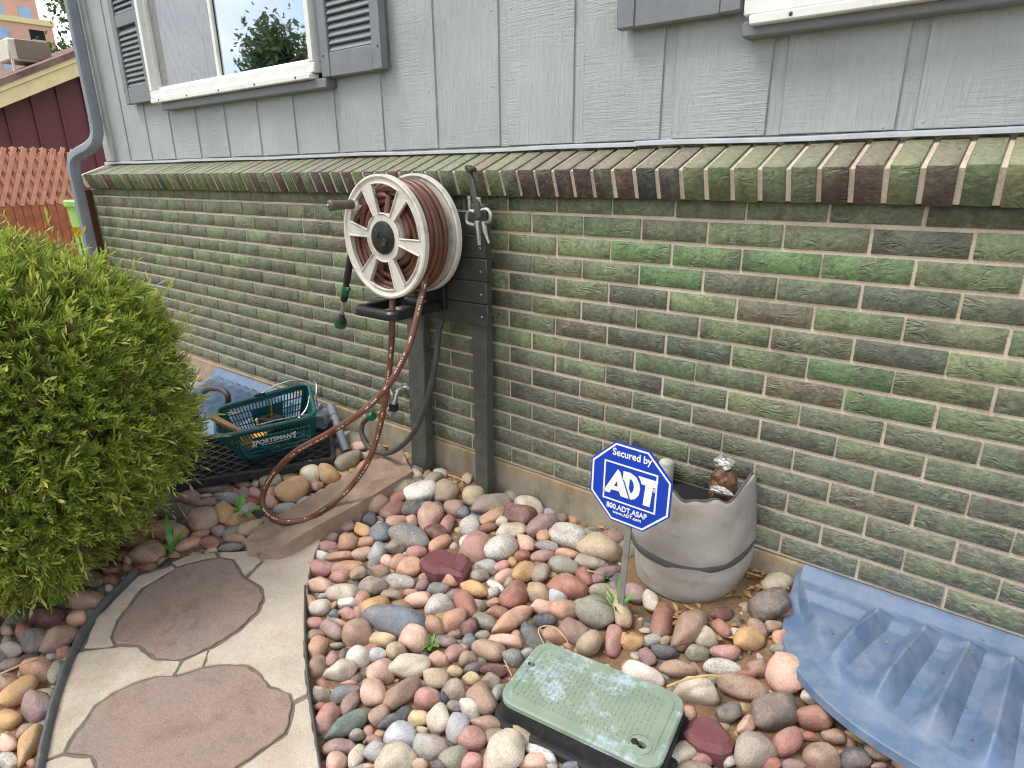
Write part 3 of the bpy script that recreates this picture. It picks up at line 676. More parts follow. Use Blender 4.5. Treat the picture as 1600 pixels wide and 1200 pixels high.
def build_downspout():
    """rectangular ribbed pipe: down the siding, out over the brick ledge, down again"""
    w, d = 0.052, 0.064
    path = [(-3.395, 0.022, 3.3), (-3.395, 0.022, 1.60), (-3.395, 0.016, 1.53), (-3.40, -0.004, 1.475), (-3.43, -0.036, 1.438), (-3.47, -0.075, 1.41), (-3.505, -0.105, 1.375), (-3.52, -0.118, 1.32), (-3.52, -0.12, 1.25), (-3.52, -0.12, 0.05)]
    ring = []
    def prof(k, n=64):
        """rounded rectangle with flutes"""
        t = 2*math.pi*k/n; c, s = math.cos(t), math.sin(t); q = 6
        r = (abs(c)**q+abs(s)**q)**(-1/q); fl = 1+0.03*math.cos(t*16)
        return c*r*w/2*fl, s*r*d/2*fl
    def pipe(pts, name, parent, crimp=False, grow=1.0):
        mb = MB(); vs = []; fs = []; n = 64
        for i, p in enumerate(pts):
            a = np.array(pts[max(i-1, 0)]); b = np.array(pts[min(i+1, len(pts)-1)]); dz = b-a; dz /= np.linalg.norm(dz)
            y = np.array([0, 1.0, 0]); y = y-dz*(y@dz)
            if np.linalg.norm(y) < 0.3: y = np.array([0, 0, 1.0])-dz*dz[2]
            y /= np.linalg.norm(y); x = np.cross(y, dz)
            g = grow*(1+(0.025 if crimp and i % 2 else 0))
            for k in range(n):
                u, v = prof(k); vs.append(np.array(p)+x*u*g+y*v*g)
        for i in range(len(pts)-1):
            for k in range(n): fs.append((i*n+k, i*n+(k+1) % n, (i+1)*n+(k+1) % n, (i+1)*n+k))
        mb.add(vs, fs); return mb.build(name, 'spout', parent, angle=50)
    ds = pipe([path[0], path[1]], 'downspout', house)
    sp = spline(path[1:9], 6); pipe(sp, 'elbow', ds, crimp=True, grow=1.03)
    pipe([(-3.52, -0.12, 1.255), (-3.52, -0.12, 0.05)], 'lower_pipe', ds)
    pipe([(-3.395, 0.022, 2.06), (-3.395, 0.022, 2.035)], 'joint_collar', ds, grow=1.06)
    pipe([(-3.395, 0.022, 1.62), (-3.395, 0.022, 1.585)], 'joint_collar', ds, grow=1.06)
    pipe([(-3.52, -0.12, 1.262), (-3.52, -0.12, 1.235)], 'joint_collar', ds, grow=1.06)
build_downspout()
MB().box((-3.662, -0.015, 0.58), (0.042, 0.09, 1.2), 0.003).build('brown_corner_post', 'brownpost', house)

# ================================================================== the path
def crop8(pts): return [(u/2.857, 800+v/2.857) for u, v in pts]
PZ = 0.03
def flag_poly(pts, rough=0.004):
    W = [onZ(px, py, PZ)[:2] for px, py in crop8(pts)]; out = []
    n = len(W)
    for i in range(n):
        a, b = W[i], W[(i+1) % n]; L = np.linalg.norm(b-a); k = max(1, int(L/0.018)); nn = np.array([-(b-a)[1], (b-a)[0]])/max(L, 1e-6)
        for s_ in range(k):
            out.append(tuple(a+(b-a)*s_/k+nn*(random.uniform(-rough, rough) if s_ else 0)))
    return out
path = thing('flagstone_path', 'curved path of two big red flagstones set in pale tan stone pieces', 'path', (-0.1, -1.1, 0))
RED = [[(980, 207), (1035, 215), (1065, 260), (1095, 300), (1160, 340), (1172, 390), (1140, 450), (1050, 530), (940, 600), (810, 655), (700, 650), (660, 620), (620, 590), (520, 585), (505, 560), (530, 490), (600, 400), (640, 345), (720, 300), (790, 250), (900, 220)],
       [(790, 735), (900, 700), (1020, 685), (1100, 690), (1160, 730), (1200, 785), (1290, 815), (1305, 850), (1290, 940), (1270, 985), (1160, 1060), (1060, 1130), (1000, 1190), (900, 1260), (700, 1300), (520, 1260), (440, 1150), (415, 1085), (300, 1070), (320, 1030), (400, 920), (430, 870), (500, 820), (600, 770), (700, 738)]]
TAN = [[(1188, 208), (1255, 155), (1350, 84), (1452, 36), (1428, 130), (1383, 250), (1362, 400), (1358, 600), (1371, 808), (1312, 838), (1301, 806), (1210, 772), (1170, 720), (1110, 678), (1020, 674), (912, 686), (938, 612), (951, 608), (1061, 540), (1152, 458), (1185, 394), (1173, 332), (1108, 292)],
       [(822, 662), (926, 616), (904, 687), (790, 722), (784, 728)],
       [(362, 622), (510, 604), (540, 597), (616, 600), (650, 630), (696, 661), (804, 664), (770, 726), (696, 726), (597, 757), (497, 806), (420, 860), (390, 909), (306, 1020), (282, 1070), (198, 1104), (238, 880), (303, 650)],
       [(618, 285), (770, 238), (778, 250), (712, 287), (630, 335), (588, 390), (518, 480), (492, 560), (506, 590), (488, 598), (376, 603), (425, 480)],
       [(768, 222), (830, 195), (958, 180), (966, 197), (900, 208), (788, 238)],
       [(977, 180), (1120, 169), (1176, 201), (1096, 282), (1074, 253), (1045, 205), (985, 196)],
       [(190, 1122), (288, 1086), (405, 1096), (428, 1150), (432, 1250), (150, 1250)],
       [(1318, 860), (1374, 832), (1406, 1000), (1430, 1143), (1440, 1250), (970, 1250), (1072, 1143), (1172, 1073), (1284, 994), (1304, 940)]]
for i, pl in enumerate(RED):
    MB().prism(flag_poly(pl), -0.02, PZ+0.001, inset=0.0025).build('flagstone', 'red_flag', path, angle=30)
for pl in TAN:
    MB().prism(flag_poly(pl, 0.003), -0.02, PZ+random.uniform(-0.002, 0.002), inset=0.0025).build('surround_stone', 'tan_flag', path, angle=30)
outer = [(610, 275), (770, 225), (830, 195), (960, 178), (1120, 167), (1180, 200), (1250, 150), (1350, 80), (1450, 34), (1428, 130), (1383, 250), (1362, 400), (1358, 600), (1381, 830), (1406, 1000), (1432, 1143), (1440, 1250), (150, 1250), (170, 1143), (235, 880), (300, 650), (400, 470)]
PATH2D = [tuple(onZ(px, py, PZ)[:2]) for px, py in crop8(outer)]
MB().prism(PATH2D, -0.03, PZ-0.005).build('joint_bed', mat_plain('dark_joint', (116, 107, 96), 0.95, var=0.25, scale=30, bump=0.5), path)

def edging(name, label, pts, w, h, z0, mat):
    P = [onZ(px, py, z0)for px, py in crop8(pts)]; P = [np.array(p) for p in spline(P, 8)]
    mb = MB(); vs = []; fs = []
    sec = [(-w/2, -0.06), (-w/2, h*0.7), (-w/3.2, h*0.93), (0, h), (w/3.2, h*0.93), (w/2, h*0.7), (w/2, -0.06)]; n = len(sec)
    for i, p in enumerate(P):
        d = P[min(i+1, len(P)-1)]-P[max(i-1, 0)]; d[2] = 0; d /= np.linalg.norm(d); s_ = np.array([d[1], -d[0], 0])
        for u, v in sec: vs.append(np.array([p[0], p[1], 0])+s_*u+np.array([0, 0, v+0.002*math.sin(i*0.7)]))
    for i in range(len(P)-1):
        for k in range(n-1): fs.append((i*n+k, i*n+k+1, (i+1)*n+k+1, (i+1)*n+k))
    fs.append(tuple(range(n))[::-1]); fs.append(tuple((len(P)-1)*n+k for k in range(n)))
    o = mb.add(vs, fs).build(name, mat, None, angle=50); return tag(o, label, 'edging')
M['edge'] = mat_plain('weathered_edging', (82, 86, 88), 0.6, var=0.25, scale=20, bump=0.4, bscale=120, dirt=((130, 126, 118), 0.5))
edging('lawn_edging', 'thick grey rubber edging strip along the left side of the path', [(603, 262), (505, 352), (400, 478), (330, 600), (268, 750), (222, 900), (186, 1060), (160, 1200), (150, 1300)], 0.021, 0.047, 0.042, 'edge')
edging('steel_edging', 'thin dark edging strip along the right side of the path', [(1362, 330), (1360, 450), (1364, 620), (1380, 800), (1402, 950), (1420, 1080), (1436, 1200), (1444, 1300)], 0.008, 0.036, 0.03, 'edge')

# the long brown slab beside the path
def sandstone_slab():
    near = spline([onZ(px, py, 0.07) for px, py in ((383, 853), (440, 858), (490, 832), (545, 802), (600, 770), (648, 741))], 8); far_ = spline([onZ(px, py, 0.07) for px, py in ((386, 845), (408, 822), (455, 795), (510, 763), (560, 734), (628, 702))], 8)
    def slab(A, B, h, seed):
        rs = np.random.default_rng(seed); n = 70; m_ = 22; vs = []; fs = []; A = np.array(A); B = np.array(B); ph = rs.uniform(0, 6, 8)
        for i in range(n+1):
            f = i/n*(len(A)-1); k = min(int(f), len(A)-2); a = A[k]+(A[k+1]-A[k])*(f-k); f2 = i/n*(len(B)-1); k2 = min(int(f2), len(B)-2); b = B[k2]+(B[k2+1]-B[k2])*(f2-k2)
            for j in range(m_+1):
                v = j/m_; e = min(v, 1-v, i/n*4.0, (1-i/n)*4.0)
                q = a+(b-a)*v; rough = 0.0025*math.sin(i*.21+ph[0]+v*7)+0.0015*math.sin(i*.53+ph[1]-v*11)+rs.normal(0, .0008)
                groove = -0.012*math.exp(-((v-0.58-0.06*math.sin(i*.12+ph[3]))/0.13)**2)
                z = h+(rough+groove)*min(1, e*8)-0.010*math.exp(-e/0.018)
                if e <= 1e-6: z = -0.03
                w = 0.0016*math.sin(i*.5+ph[2])+0.0012*math.sin(i*1.3+ph[4]); vs.append((q[0]+w*(1 if v > .5 else -.6), q[1]+w*.3, z))
        for i in range(n):
            for j in range(m_): a_ = i*(m_+1)+j; fs.append((a_, a_+m_+1, a_+m_+2, a_+1))
        return MB().add(vs, fs).build('stone_slab', 'sandstone', None, angle=45)
    tag(slab(near, far_, 0.082, 3), 'long flat brown sandstone slab under the hose loop, running to the left wooden post', 'stone slab')
    tag(slab([onZ(px, py, 0.05) for px, py in ((408, 870), (450, 852), (507, 816))], [onZ(px, py, 0.05) for px, py in ((398, 862), (440, 842), (500, 808))], 0.05, 6), 'narrow broken brown stone strip between the long slab and the path tip', 'stone slab')
sandstone_slab()

# ================================================================== hose reel on its posts
RC = np.array([-0.29, 0.0, 1.062]); RY_F, RY_B, RR = -0.305, -0.150, 0.205
def build_stand():
    st = thing('reel_stand', 'two dark painted wooden posts with a planked backing board against the brick wall', 'stand', (-0.2, -0.05, 0))
    def post(b, t, w):
        m_ = MB().bar(b, t, w, 0.042, 0.004, up=(0, 1, 0)); return m_.build('post', 'post', st)
    yf = -0.075
    r0, r1 = onY(742, 745, yf)[0], onY(762, 745, yf)[0]; l0, l1 = onY(643, 690, yf)[0], onY(667, 690, yf)[0]; xr, xl = (r0+r1)/2, (l0+l1)/2
    post((xr, -0.054, 0.0), (xr+0.012, -0.054, 1.165), r1-r0); post((xl-0.012, -0.054, 0.0), (xl+0.035, -0.054, 1.14), l1-l0)
    for i in range(5):
        z0 = 0.748+i*0.0795; a, b = -0.47, -0.022-0.004*(i % 2)
        MB().box(((a+b)/2, -0.0865, z0+0.0385), (b-a, 0.02, 0.077), 0.003).build('board', 'boardp', st)
    for z in (0.78, 0.86, 0.94, 1.02, 1.10):
        MB().lathe([(0.0, 0.0025), (0.004, 0.0015), (0.005, 0)], 8, (-0.05, -0.0965, z), (0, -1, 0)).build('screw', 'steel', st)
build_stand()

def build_reel():
    reel = thing('hose_reel', 'wall mounted hose reel with beige spoked wheel flanges and black hub', 'hose reel', (RC[0], -0.12, RC[2]))
    def flange(y0, th, name, windows):
        """wheel disc in the XZ plane; radial cells, with six openings"""
        mb = MB(); n = 144; rad = [0.0, 0.055, 0.080, 0.177, 0.188, 0.198, RR]
        hgt = [0.004, 0.004, 0.004, 0.004, 0.004, 0.010, 0.008]                    # raised rim towards the room
        def open_(k, i):
            if not windows or i != 2: return False
            t = (k+0.5)/n*360; return abs(((t+windows) % 60)-30) < 22.0
        vid = {}
        def V(i, k, side):
            key = (i, k % n, side)
            if key not in vid:
                t = 2*math.pi*(k % n)/n; y = y0-(th/2+(hgt[i] if side else -0.002) if side else -th/2)
                vid[key] = len(mb.v); mb.v.append((RC[0]+rad[i]*math.cos(t), y, RC[2]+rad[i]*math.sin(t)))
            return vid[key]
        for i in range(len(rad)-1):
            for k in range(n):
                if open_(k, i): continue
                mb.f.append((V(i, k, 1), V(i+1, k, 1), V(i+1, k+1, 1), V(i, k+1, 1))); mb.f.append((V(i, k, 0), V(i, k+1, 0), V(i+1, k+1, 0), V(i+1, k, 0)))
                for kk in (k, k+1):
                    if open_(k-1 if kk == k else k+1, i) and i == 2: mb.f.append((V(i, kk, 1), V(i+1, kk, 1), V(i+1, kk, 0), V(i, kk, 0)))
        for k in range(n):
            mb.f.append((V(6, k, 0), V(6, k+1, 0), V(6, k+1, 1), V(6, k, 1)))
            if open_(k, 2):
                for i in (2, 3): mb.f.append((V(i, k, 0), V(i, k+1, 0), V(i, k+1, 1), V(i, k, 1)))
        fl = mb.build(name, 'reel', reel, angle=30)
        if windows:                                                              # raised lips round the openings
            for s_ in range(6):
                c0 = math.radians(s_*60+30-windows); hw = math.radians(22.0); lip = []
                for t in np.linspace(c0-hw, c0+hw, 9): lip.append((RC[0]+0.177*math.cos(t), y0-th/2-0.005, RC[2]+0.177*math.sin(t)))
                for t in np.linspace(c0+hw, c0-hw, 5): lip.append((RC[0]+0.080*math.cos(t), y0-th/2-0.005, RC[2]+0.080*math.sin(t)))
                MB().tube(lip, 0.0034, 6, closed=True).build('opening_lip', 'reel', fl)
        return fl
    flange(RY_F, 0.010, 'front_flange', 8.0); flange(RY_B, 0.010, 'back_flange', 0)
    MB().lathe([(0.082, 0), (0.082, 0.15)], 36, (RC[0], RY_B-0.004, RC[2]), (0, -1, 0)).build('drum', 'reel', reel)
    cap = MB().lathe([(0.0, 0.016), (0.04, 0.015), (0.052, 0.012), (0.056, 0.006), (0.056, 0.0)], 36, (RC[0], RY_F-0.006, RC[2]), (0, -1, 0)).build('hub_cap', 'black', reel)
    MB().box((RC[0]+0.018, RY_F-0.022, RC[2]-0.014), (0.022, 0.010, 0.026), 0.003, np.array(Matrix.Rotation(0.5, 3, 'Y'))).build('latch', 'matte_black', cap)
    MB().box((RC[0]-0.02, RY_F-0.021, RC[2]+0.014), (0.026, 0.008, 0.022), 0.003, np.array(Matrix.Rotation(0.4, 3, 'Y'))).build('latch', 'matte_black', cap)
    hb = np.array([-0.436, RY_F-0.006, 1.168])
    hd = MB().lathe([(0.013, 0), (0.017, 0.012), (0.015, 0.03), (0.017, 0.085), (0.019, 0.098), (0.013, 0.104), (0.0, 0.104)], 18, hb, (0, -1, 0)).build('crank_handle', mat_plain('worn_handle', (96, 88, 76), 0.6, var=0.25, scale=40), reel)
    MB().lathe([(0.0, 0.008), (0.006, 0.006), (0.006, 0)], 10, hb+np.array([0, -0.102, 0]), (0, -1, 0)).build('bolt', 'steel', hd)
    MB().lathe([(0.024, -0.004), (0.024, 0.003), (0.014, 0.006)], 18, hb, (0, -1, 0)).build('handle_base', 'reel', reel)
    MB().lathe([(0.03, 0), (0.03, 0.05)], 16, (RC[0], -0.0975, RC[2]), (0, -1, 0)).build('axle', 'black', reel)
    # black hose guide frame below
    g = MB(); x0, x1, y0, y1, z, h = -0.425, -0.205, -0.372, -0.118, 0.808, 0.030
    prof = [(0, 0), (0.034, 0), (0.034, h*.75), (0.028, h), (0.006, h), (0, h*.75)]
    def rr_loop(ins):
        out = []; r = 0.035-ins*0.5
        for cx, cy, a0 in ((x1-ins-r, y1-ins-r, 0), (x0+ins+r, y1-ins-r, 90), (x0+ins+r, y0+ins+r, 180), (x1-ins-r, y0+ins+r, 270)):
            for a in np.linspace(a0, a0+90, 6): out.append((cx+r*math.cos(math.radians(a)), cy+r*math.sin(math.radians(a))))
        return out
    vs = []; fs = []
    L = [rr_loop(u) for u, v in prof]; n = len(L[0])
    for (u, v), lp in zip(prof, L): vs += [(x, y, z-h/2+v) for x, y in lp]
    for i in range(len(prof)):
        j = (i+1) % len(prof)
        for k in range(n): fs.append((i*n+k, i*n+(k+1) % n, j*n+(k+1) % n, j*n+k))
    g.add(vs, fs).build('hose_guide', 'black', reel, angle=40)
    br = MB().box((-0.29, -0.108, 0.90), (0.16, 0.022, 0.22), 0.004); br.bar((-0.25, -0.125, 0.82), (-0.25, -0.20, 0.80), 0.03, 0.02, 0.003)
    br.build('mounting_plate', 'black', reel)
build_reel()

def face_camera(mb, n):
    """turn the printed line of a hose to the side seen from the yard"""
    V = np.array(mb.v); rings = len(V)//n; ar = mb.at['around']; k0 = None; off = []
    for i in range(rings):
        R = V[i*n:(i+1)*n]; off.append(int(np.argmax((R-R.mean(0))@(CAM-R.mean(0)))))
    vals = np.exp(2j*np.pi*np.array(off)/n); sm = np.convolve(np.pad(vals, 12, mode='edge'), np.ones(25)/25, 'valid')
    for i in range(rings):
        o = np.angle(sm[i])/(2*math.pi)
        for k in range(n): ar[i*n+k] = (k/n-o+0.5+0.06*math.sin(i*0.11)) % 1.0
    return mb
def build_hoses():
    hose = thing('garden_hose', 'brown garden hose coiled on the reel with a loop hanging to the slab', 'hose', (RC[0], -0.23, RC[2]))
    hr = 0.0112; pts = []
    # wound layers
    for layer, (rad, y_a, y_b, turns) in enumerate(((0.097, -0.292, -0.165, 5.6), (0.118, -0.165, -0.292, 5.6), (0.139, -0.292, -0.166, 5.6), (0.161, -0.168, -0.290, 5.0), (0.179, -0.285, -0.180, 4.2))):
        n = int(turns*34)
        for i in range(n):
            f = i/n; t = 2*math.pi*turns*f+layer*0.7
            w = 0.0045*math.sin(2.3*t+layer)+0.003*math.sin(0.61*t*1.7+1)
            pts.append((RC[0]+(rad+w)*math.cos(t), y_a+(y_b-y_a)*f+0.005*math.sin(t*0.83+layer*2), RC[2]+(rad+w)*math.sin(t)))
    MB().tube(pts, hr, 10).build('coil', 'hose', hose, angle=170)
    # loop: from the bottom of the coil down to the slab and back up through the guide
    def at(px, py, y): return onY(px, py, y)
    lp = [at(668, 415, -0.245), at(664, 440, -0.265), at(657, 470, -0.30), at(648, 510, -0.34), at(634, 553, -0.385), at(606, 603, -0.44), at(566, 643, -0.50), at(513, 677, -0.565), at(462, 706, -0.625), at(426, 742, -0.675), at(410, 777, -0.705), at(416, 800, -0.720)]
    lp += [onZ(440, 815, 0.087), onZ(480, 811, 0.088), onZ(516, 789, 0.090)]
    lp += [at(548, 760, -0.455), at(574, 723, -0.415), at(590, 680, -0.375), at(601, 630, -0.345), at(608, 580, -0.325), at(612, 530, -0.312), at(613, 490, -0.305), at(614, 462, -0.285), at(617, 445, -0.26), at(622, 430, -0.245)]
    face_camera(MB().tube(spline(lp, 10), hr, 24), 24).build('hanging_loop', 'hose', hose, angle=170)
    # the free end towards the spray wand, seen through the wheel
    en = [at(560, 372, -0.262), at(555, 362, -0.275), at(553, 352, -0.285)]
    MB().tube(spline(en, 4), 0.0125, 10).build('end_coupling', 'brass', hose)
    # spray wand
    top, bot = at(550, 385, -0.285), at(531, 512, -0.285); d = (bot-top); Lw = np.linalg.norm(d); d /= Lw
    wd = thing('spray_wand', 'black, green and silver watering wand hanging left of the hose reel', 'watering wand', top)
    MB().tube([top, top+d*0.05, top+d*0.13, top+d*0.165], [0.010, 0.013, 0.0135, 0.011], 12).build('grip', 'matte_black', wd)
    MB().lathe([(0.014, 0), (0.016, 0.006), (0.016, 0.028), (0.013, 0.034)], 12, top+d*0.162, d).build('valve_collar', 'greenp', wd)
    MB().box(top+d*0.176+np.array([0.02, -0.004, 0.004]), (0.022, 0.014, 0.016), 0.004).build('valve_knob', 'greenp', wd)
    MB().lathe([(0.0125, 0), (0.015, 0.01), (0.013, 0.025), (0.008, 0.03)], 12, top+d*0.196, d).build('lower_collar', 'matte_black', wd)
    MB().tube([top+d*0.22, top+d*(Lw-0.052)], 0.0075, 12).build('shaft', 'alu', wd)
    MB().lathe([(0.010, 0), (0.012, 0.012), (0.020, 0.024), (0.023, 0.036)], 16, bot-d*0.062, d).build('head', 'matte_black', wd)
    MB().lathe([(0.0235, 0), (0.0245, 0.008), (0.022, 0.02), (0.010, 0.024), (0.0, 0.024)], 16, bot-d*0.026, d).build('rose', 'greenp', wd)
    # grey leader hose to the tap
    ld = [(-0.26, -0.060, 0.86), (-0.25, -0.058, 0.80), at(687, 512, -0.06), at(681, 560, -0.11), at(667, 628, -0.13), at(643, 680, -0.14), at(610, 707, -0.14), at(580, 702, -0.13), at(566, 680, -0.12), at(567, 662, -0.11), at(578, 651, -0.10)]
    lh = thing('leader_hose', 'short dark grey hose looping from the tap up behind the reel board', 'hose', ld[6])
    MB().tube(spline(ld, 8), 0.0115, 12).build('tube', 'leader', lh, angle=170)
    a, b = at(579, 651, -0.10), at(592, 646, -0.095); MB().lathe([(0.017, 0), (0.020, 0.008), (0.020, 0.030), (0.016, 0.036)], 14, a-(b-a)*0.2, b-a).build('coupling', 'greenp', lh)
    MB().tube([b, at(602, 642, -0.09)], 0.011, 10).build('brass_fitting', 'brass', lh)
    # the tap itself
    tp = at(622, 612, -0.05); tap = thing('outdoor_tap', 'small chrome and black outdoor tap on the brick wall left of the post', 'tap', (tp[0], 0, tp[2]))
    MB().lathe([(0.028, 0), (0.028, 0.006), (0.012, 0.010)], 16, (tp[0], 0.0, tp[2]), (0, -1, 0)).build('wall_flange', 'steel', tap)
    MB().tube([(tp[0], -0.005, tp[2]), (tp[0], -0.045, tp[2]), (tp[0]-0.003, -0.066, tp[2]-0.012), (tp[0]-0.005, -0.075, tp[2]-0.05)], [0.014, 0.015, 0.017, 0.015], 12).build('body', 'steel', tap)
    MB().lathe([(0.026, -0.006), (0.03, 0), (0.026, 0.006), (0.012, 0.007), (0.0, 0.007)], 14, (tp[0], -0.105, tp[2]+0.004), (0, -1, 0)).build('handwheel', 'steel', tap)
    MB().tube([(tp[0], -0.06, tp[2]), (tp[0], -0.104, tp[2]+0.004)], 0.006, 8).build('stem', 'brass', tap)
    q = np.array([tp[0]-0.005, -0.075, tp[2]-0.05])
    MB().lathe([(0.021, 0), (0.021, 0.026), (0.017, 0.03)], 16, q, (0, 0, -1)).build('black_nut', 'black', tap)
    MB().tube([q+np.array([0, 0, -0.03]), q+np.array([-0.02, -0.003, -0.055]), at(604, 641, -0.09)], [0.013, 0.012, 0.011], 10).build('outlet', 'alu', tap)
    MB().tube([(tp[0]+0.028, -0.02, tp[2]-0.05), (tp[0]+0.030, -0.012, tp[2]-0.12), (tp[0]+0.028, -0.012, tp[2]-0.16)], 0.003, 6).build('wire', 'straw', tap)
build_hoses()

def build_clamp():
    def at(px, py, y=-0.135): return onY(px, py, y)
    b = MB().bar(at(732, 262, -0.10), at(750, 342, -0.145), 0.024, 0.012, 0.003, up=(0, 1, 0)).bar(at(731, 261, -0.10), at(740, 266, -0.115), 0.026, 0.014, 0.003)
    tag(b.build('steel_bar', 'bar'), 'dark flat steel bar leaning on the brick ledge above the right post', 'bar')
    cl = thing('locking_clamp', 'rusty locking clamp pliers gripping the top right corner of the board', 'clamp', at(745, 345))
    MB().tube(spline([at(742, 352), at(731, 348), at(730, 337), at(735, 330), at(742, 331)], 5), 0.0065, 8).build('jaw', 'steel', cl)
    MB().tube(spline([at(756, 350), at(765, 345), at(766, 333), at(760, 327), at(752, 329)], 5), 0.0065, 8).build('jaw', 'steel', cl)
    MB().tube([at(746, 345), at(748, 362), at(749, 383)], [0.010, 0.009, 0.006], 8).build('handle', 'steel', cl)
    MB().tube([at(756, 346), at(758, 362), at(764, 380)], [0.009, 0.008, 0.004], 8).build('handle', 'steel', cl)
    MB().tube([at(733, 306), at(734, 322), at(734, 330)], [0.007, 0.006, 0.005], 8).build('screw_rod', 'steel', cl)
    MB().tube([at(747, 308, -0.125), at(748, 320, -0.125)], [0.010, 0.009], 8).build('pad', 'steel', cl)
build_clamp()

# ================================================================== yard sign
def build_sign():
    O = np.array([0.686, -0.34, 0.4472]); R = 0.1328; s = thing('yard_sign', 'blue octagonal security yard sign with white lettering on a thin metal stake', 'sign', (0.685, -0.335, 0.0))
    rot = math.radians(-2.1)
    def loc(u, v): return (u, v)
    X = (math.cos(rot*0), 0, 0.0); 
    octo = lambda r, ph=112.5: [(r*math.cos(math.radians(ph-45*i)+rot*0.6), r*math.sin(math.radians(ph-45*i)+rot*0.6)) for i in range(8)]
    XA, YA = (1, 0, 0), (0, 0, 1)                                   # X x Y points to -y, towards the viewer
    MB().prism(octo(R), -0.004, 0.0, O, XA, YA).build('panel', 'sign_blue', s, smooth=False)
    MB().prism(octo(0.1285), 0.0003, 0.0006, O, XA, YA, holes=[octo(0.1225)]).build('border', 'ink_white', s, smooth=False)
    mm = lambda pts: [(a/1000, b/1000) for a, b in pts]
    MB().prism(mm([(-80, 62), (83, 60), (81, -59), (-82, -58)]), 0.0003, 0.0006, O, XA, YA, holes=[mm([(-75, 57), (78, 55), (76, -54), (-77, -53)])]).build('frame_line', 'ink_white', s, smooth=False)
    lg = MB()
    lg.prism(mm([(-37, 43), (-29, 36), (0, -37), (-25, -37), (-31, -24), (-55, -25), (-60, -37), (-81, -37)]), 0.0003, 0.0006, O, XA, YA, holes=[mm([(-38, 6), (-47, -11), (-36, -11)])])
    arc = lambda cx, cy, rx, ry, a0, a1, k=7: [(cx+rx*math.cos(math.radians(a)), cy+ry*math.sin(math.radians(a))) for a in np.linspace(a0, a1, k)]
    lg.prism(mm([(-20, 43), (2, 43)]+arc(2, 2, 31, 40, 85, -85)+[(5, -38), (-16, 15), (-20, 17)]), 0.0003, 0.0006, O, XA, YA, holes=[mm([(1, 25)]+arc(1, 3, 13, 22, 85, -60)+[(4, -17), (-1, -4)])])
    lg.prism(mm([(25, 42), (84, 42), (81, 20), (70, 20), (64, -41), (43, -41), (48, 20), (36, 20), (33, 30)]), 0.0007, 0.0010, O, XA, YA)
    lg.build('logo', 'ink_white', s, smooth=False)
    def txt(t, w, u, v, bold, hs=1.0):
        co, fs = text_mesh(t, w, bold); co[:, 1] *= hs
        V = O+np.outer(co[:, 0]+u/1000, XA)+np.outer(co[:, 1]+v/1000, YA)+np.outer(co[:, 2]+0.0008, np.cross(XA, YA))
        MB().add(V, fs).build('lettering', 'ink_white', s, smooth=False)
    txt('Secured by', 0.118, 4, 90, 0.022, 1.12); txt('800.ADT.ASAP', 0.126, -5, -75, 0.022, 1.15); txt('www.ADT.com', 0.088, -3, -92, 0.02, 1.0); txt('\u00ae', 0.010, 74, 12, 0.0)
    st = MB(); b = np.array([0.672, -0.337, -0.03]); t = np.array([0.690, -0.3345, 0.40])
    st.bar(b, t, 0.017, 0.0022, 0.0, up=(0, 1, 0)); st.bar(b+np.array([0.0085, 0.003, 0]), t+np.array([0.0085, 0.003, 0]), 0.0018, 0.008, 0.0, up=(0, 1, 0))
    st.build('stake', 'alu', s)
build_sign()

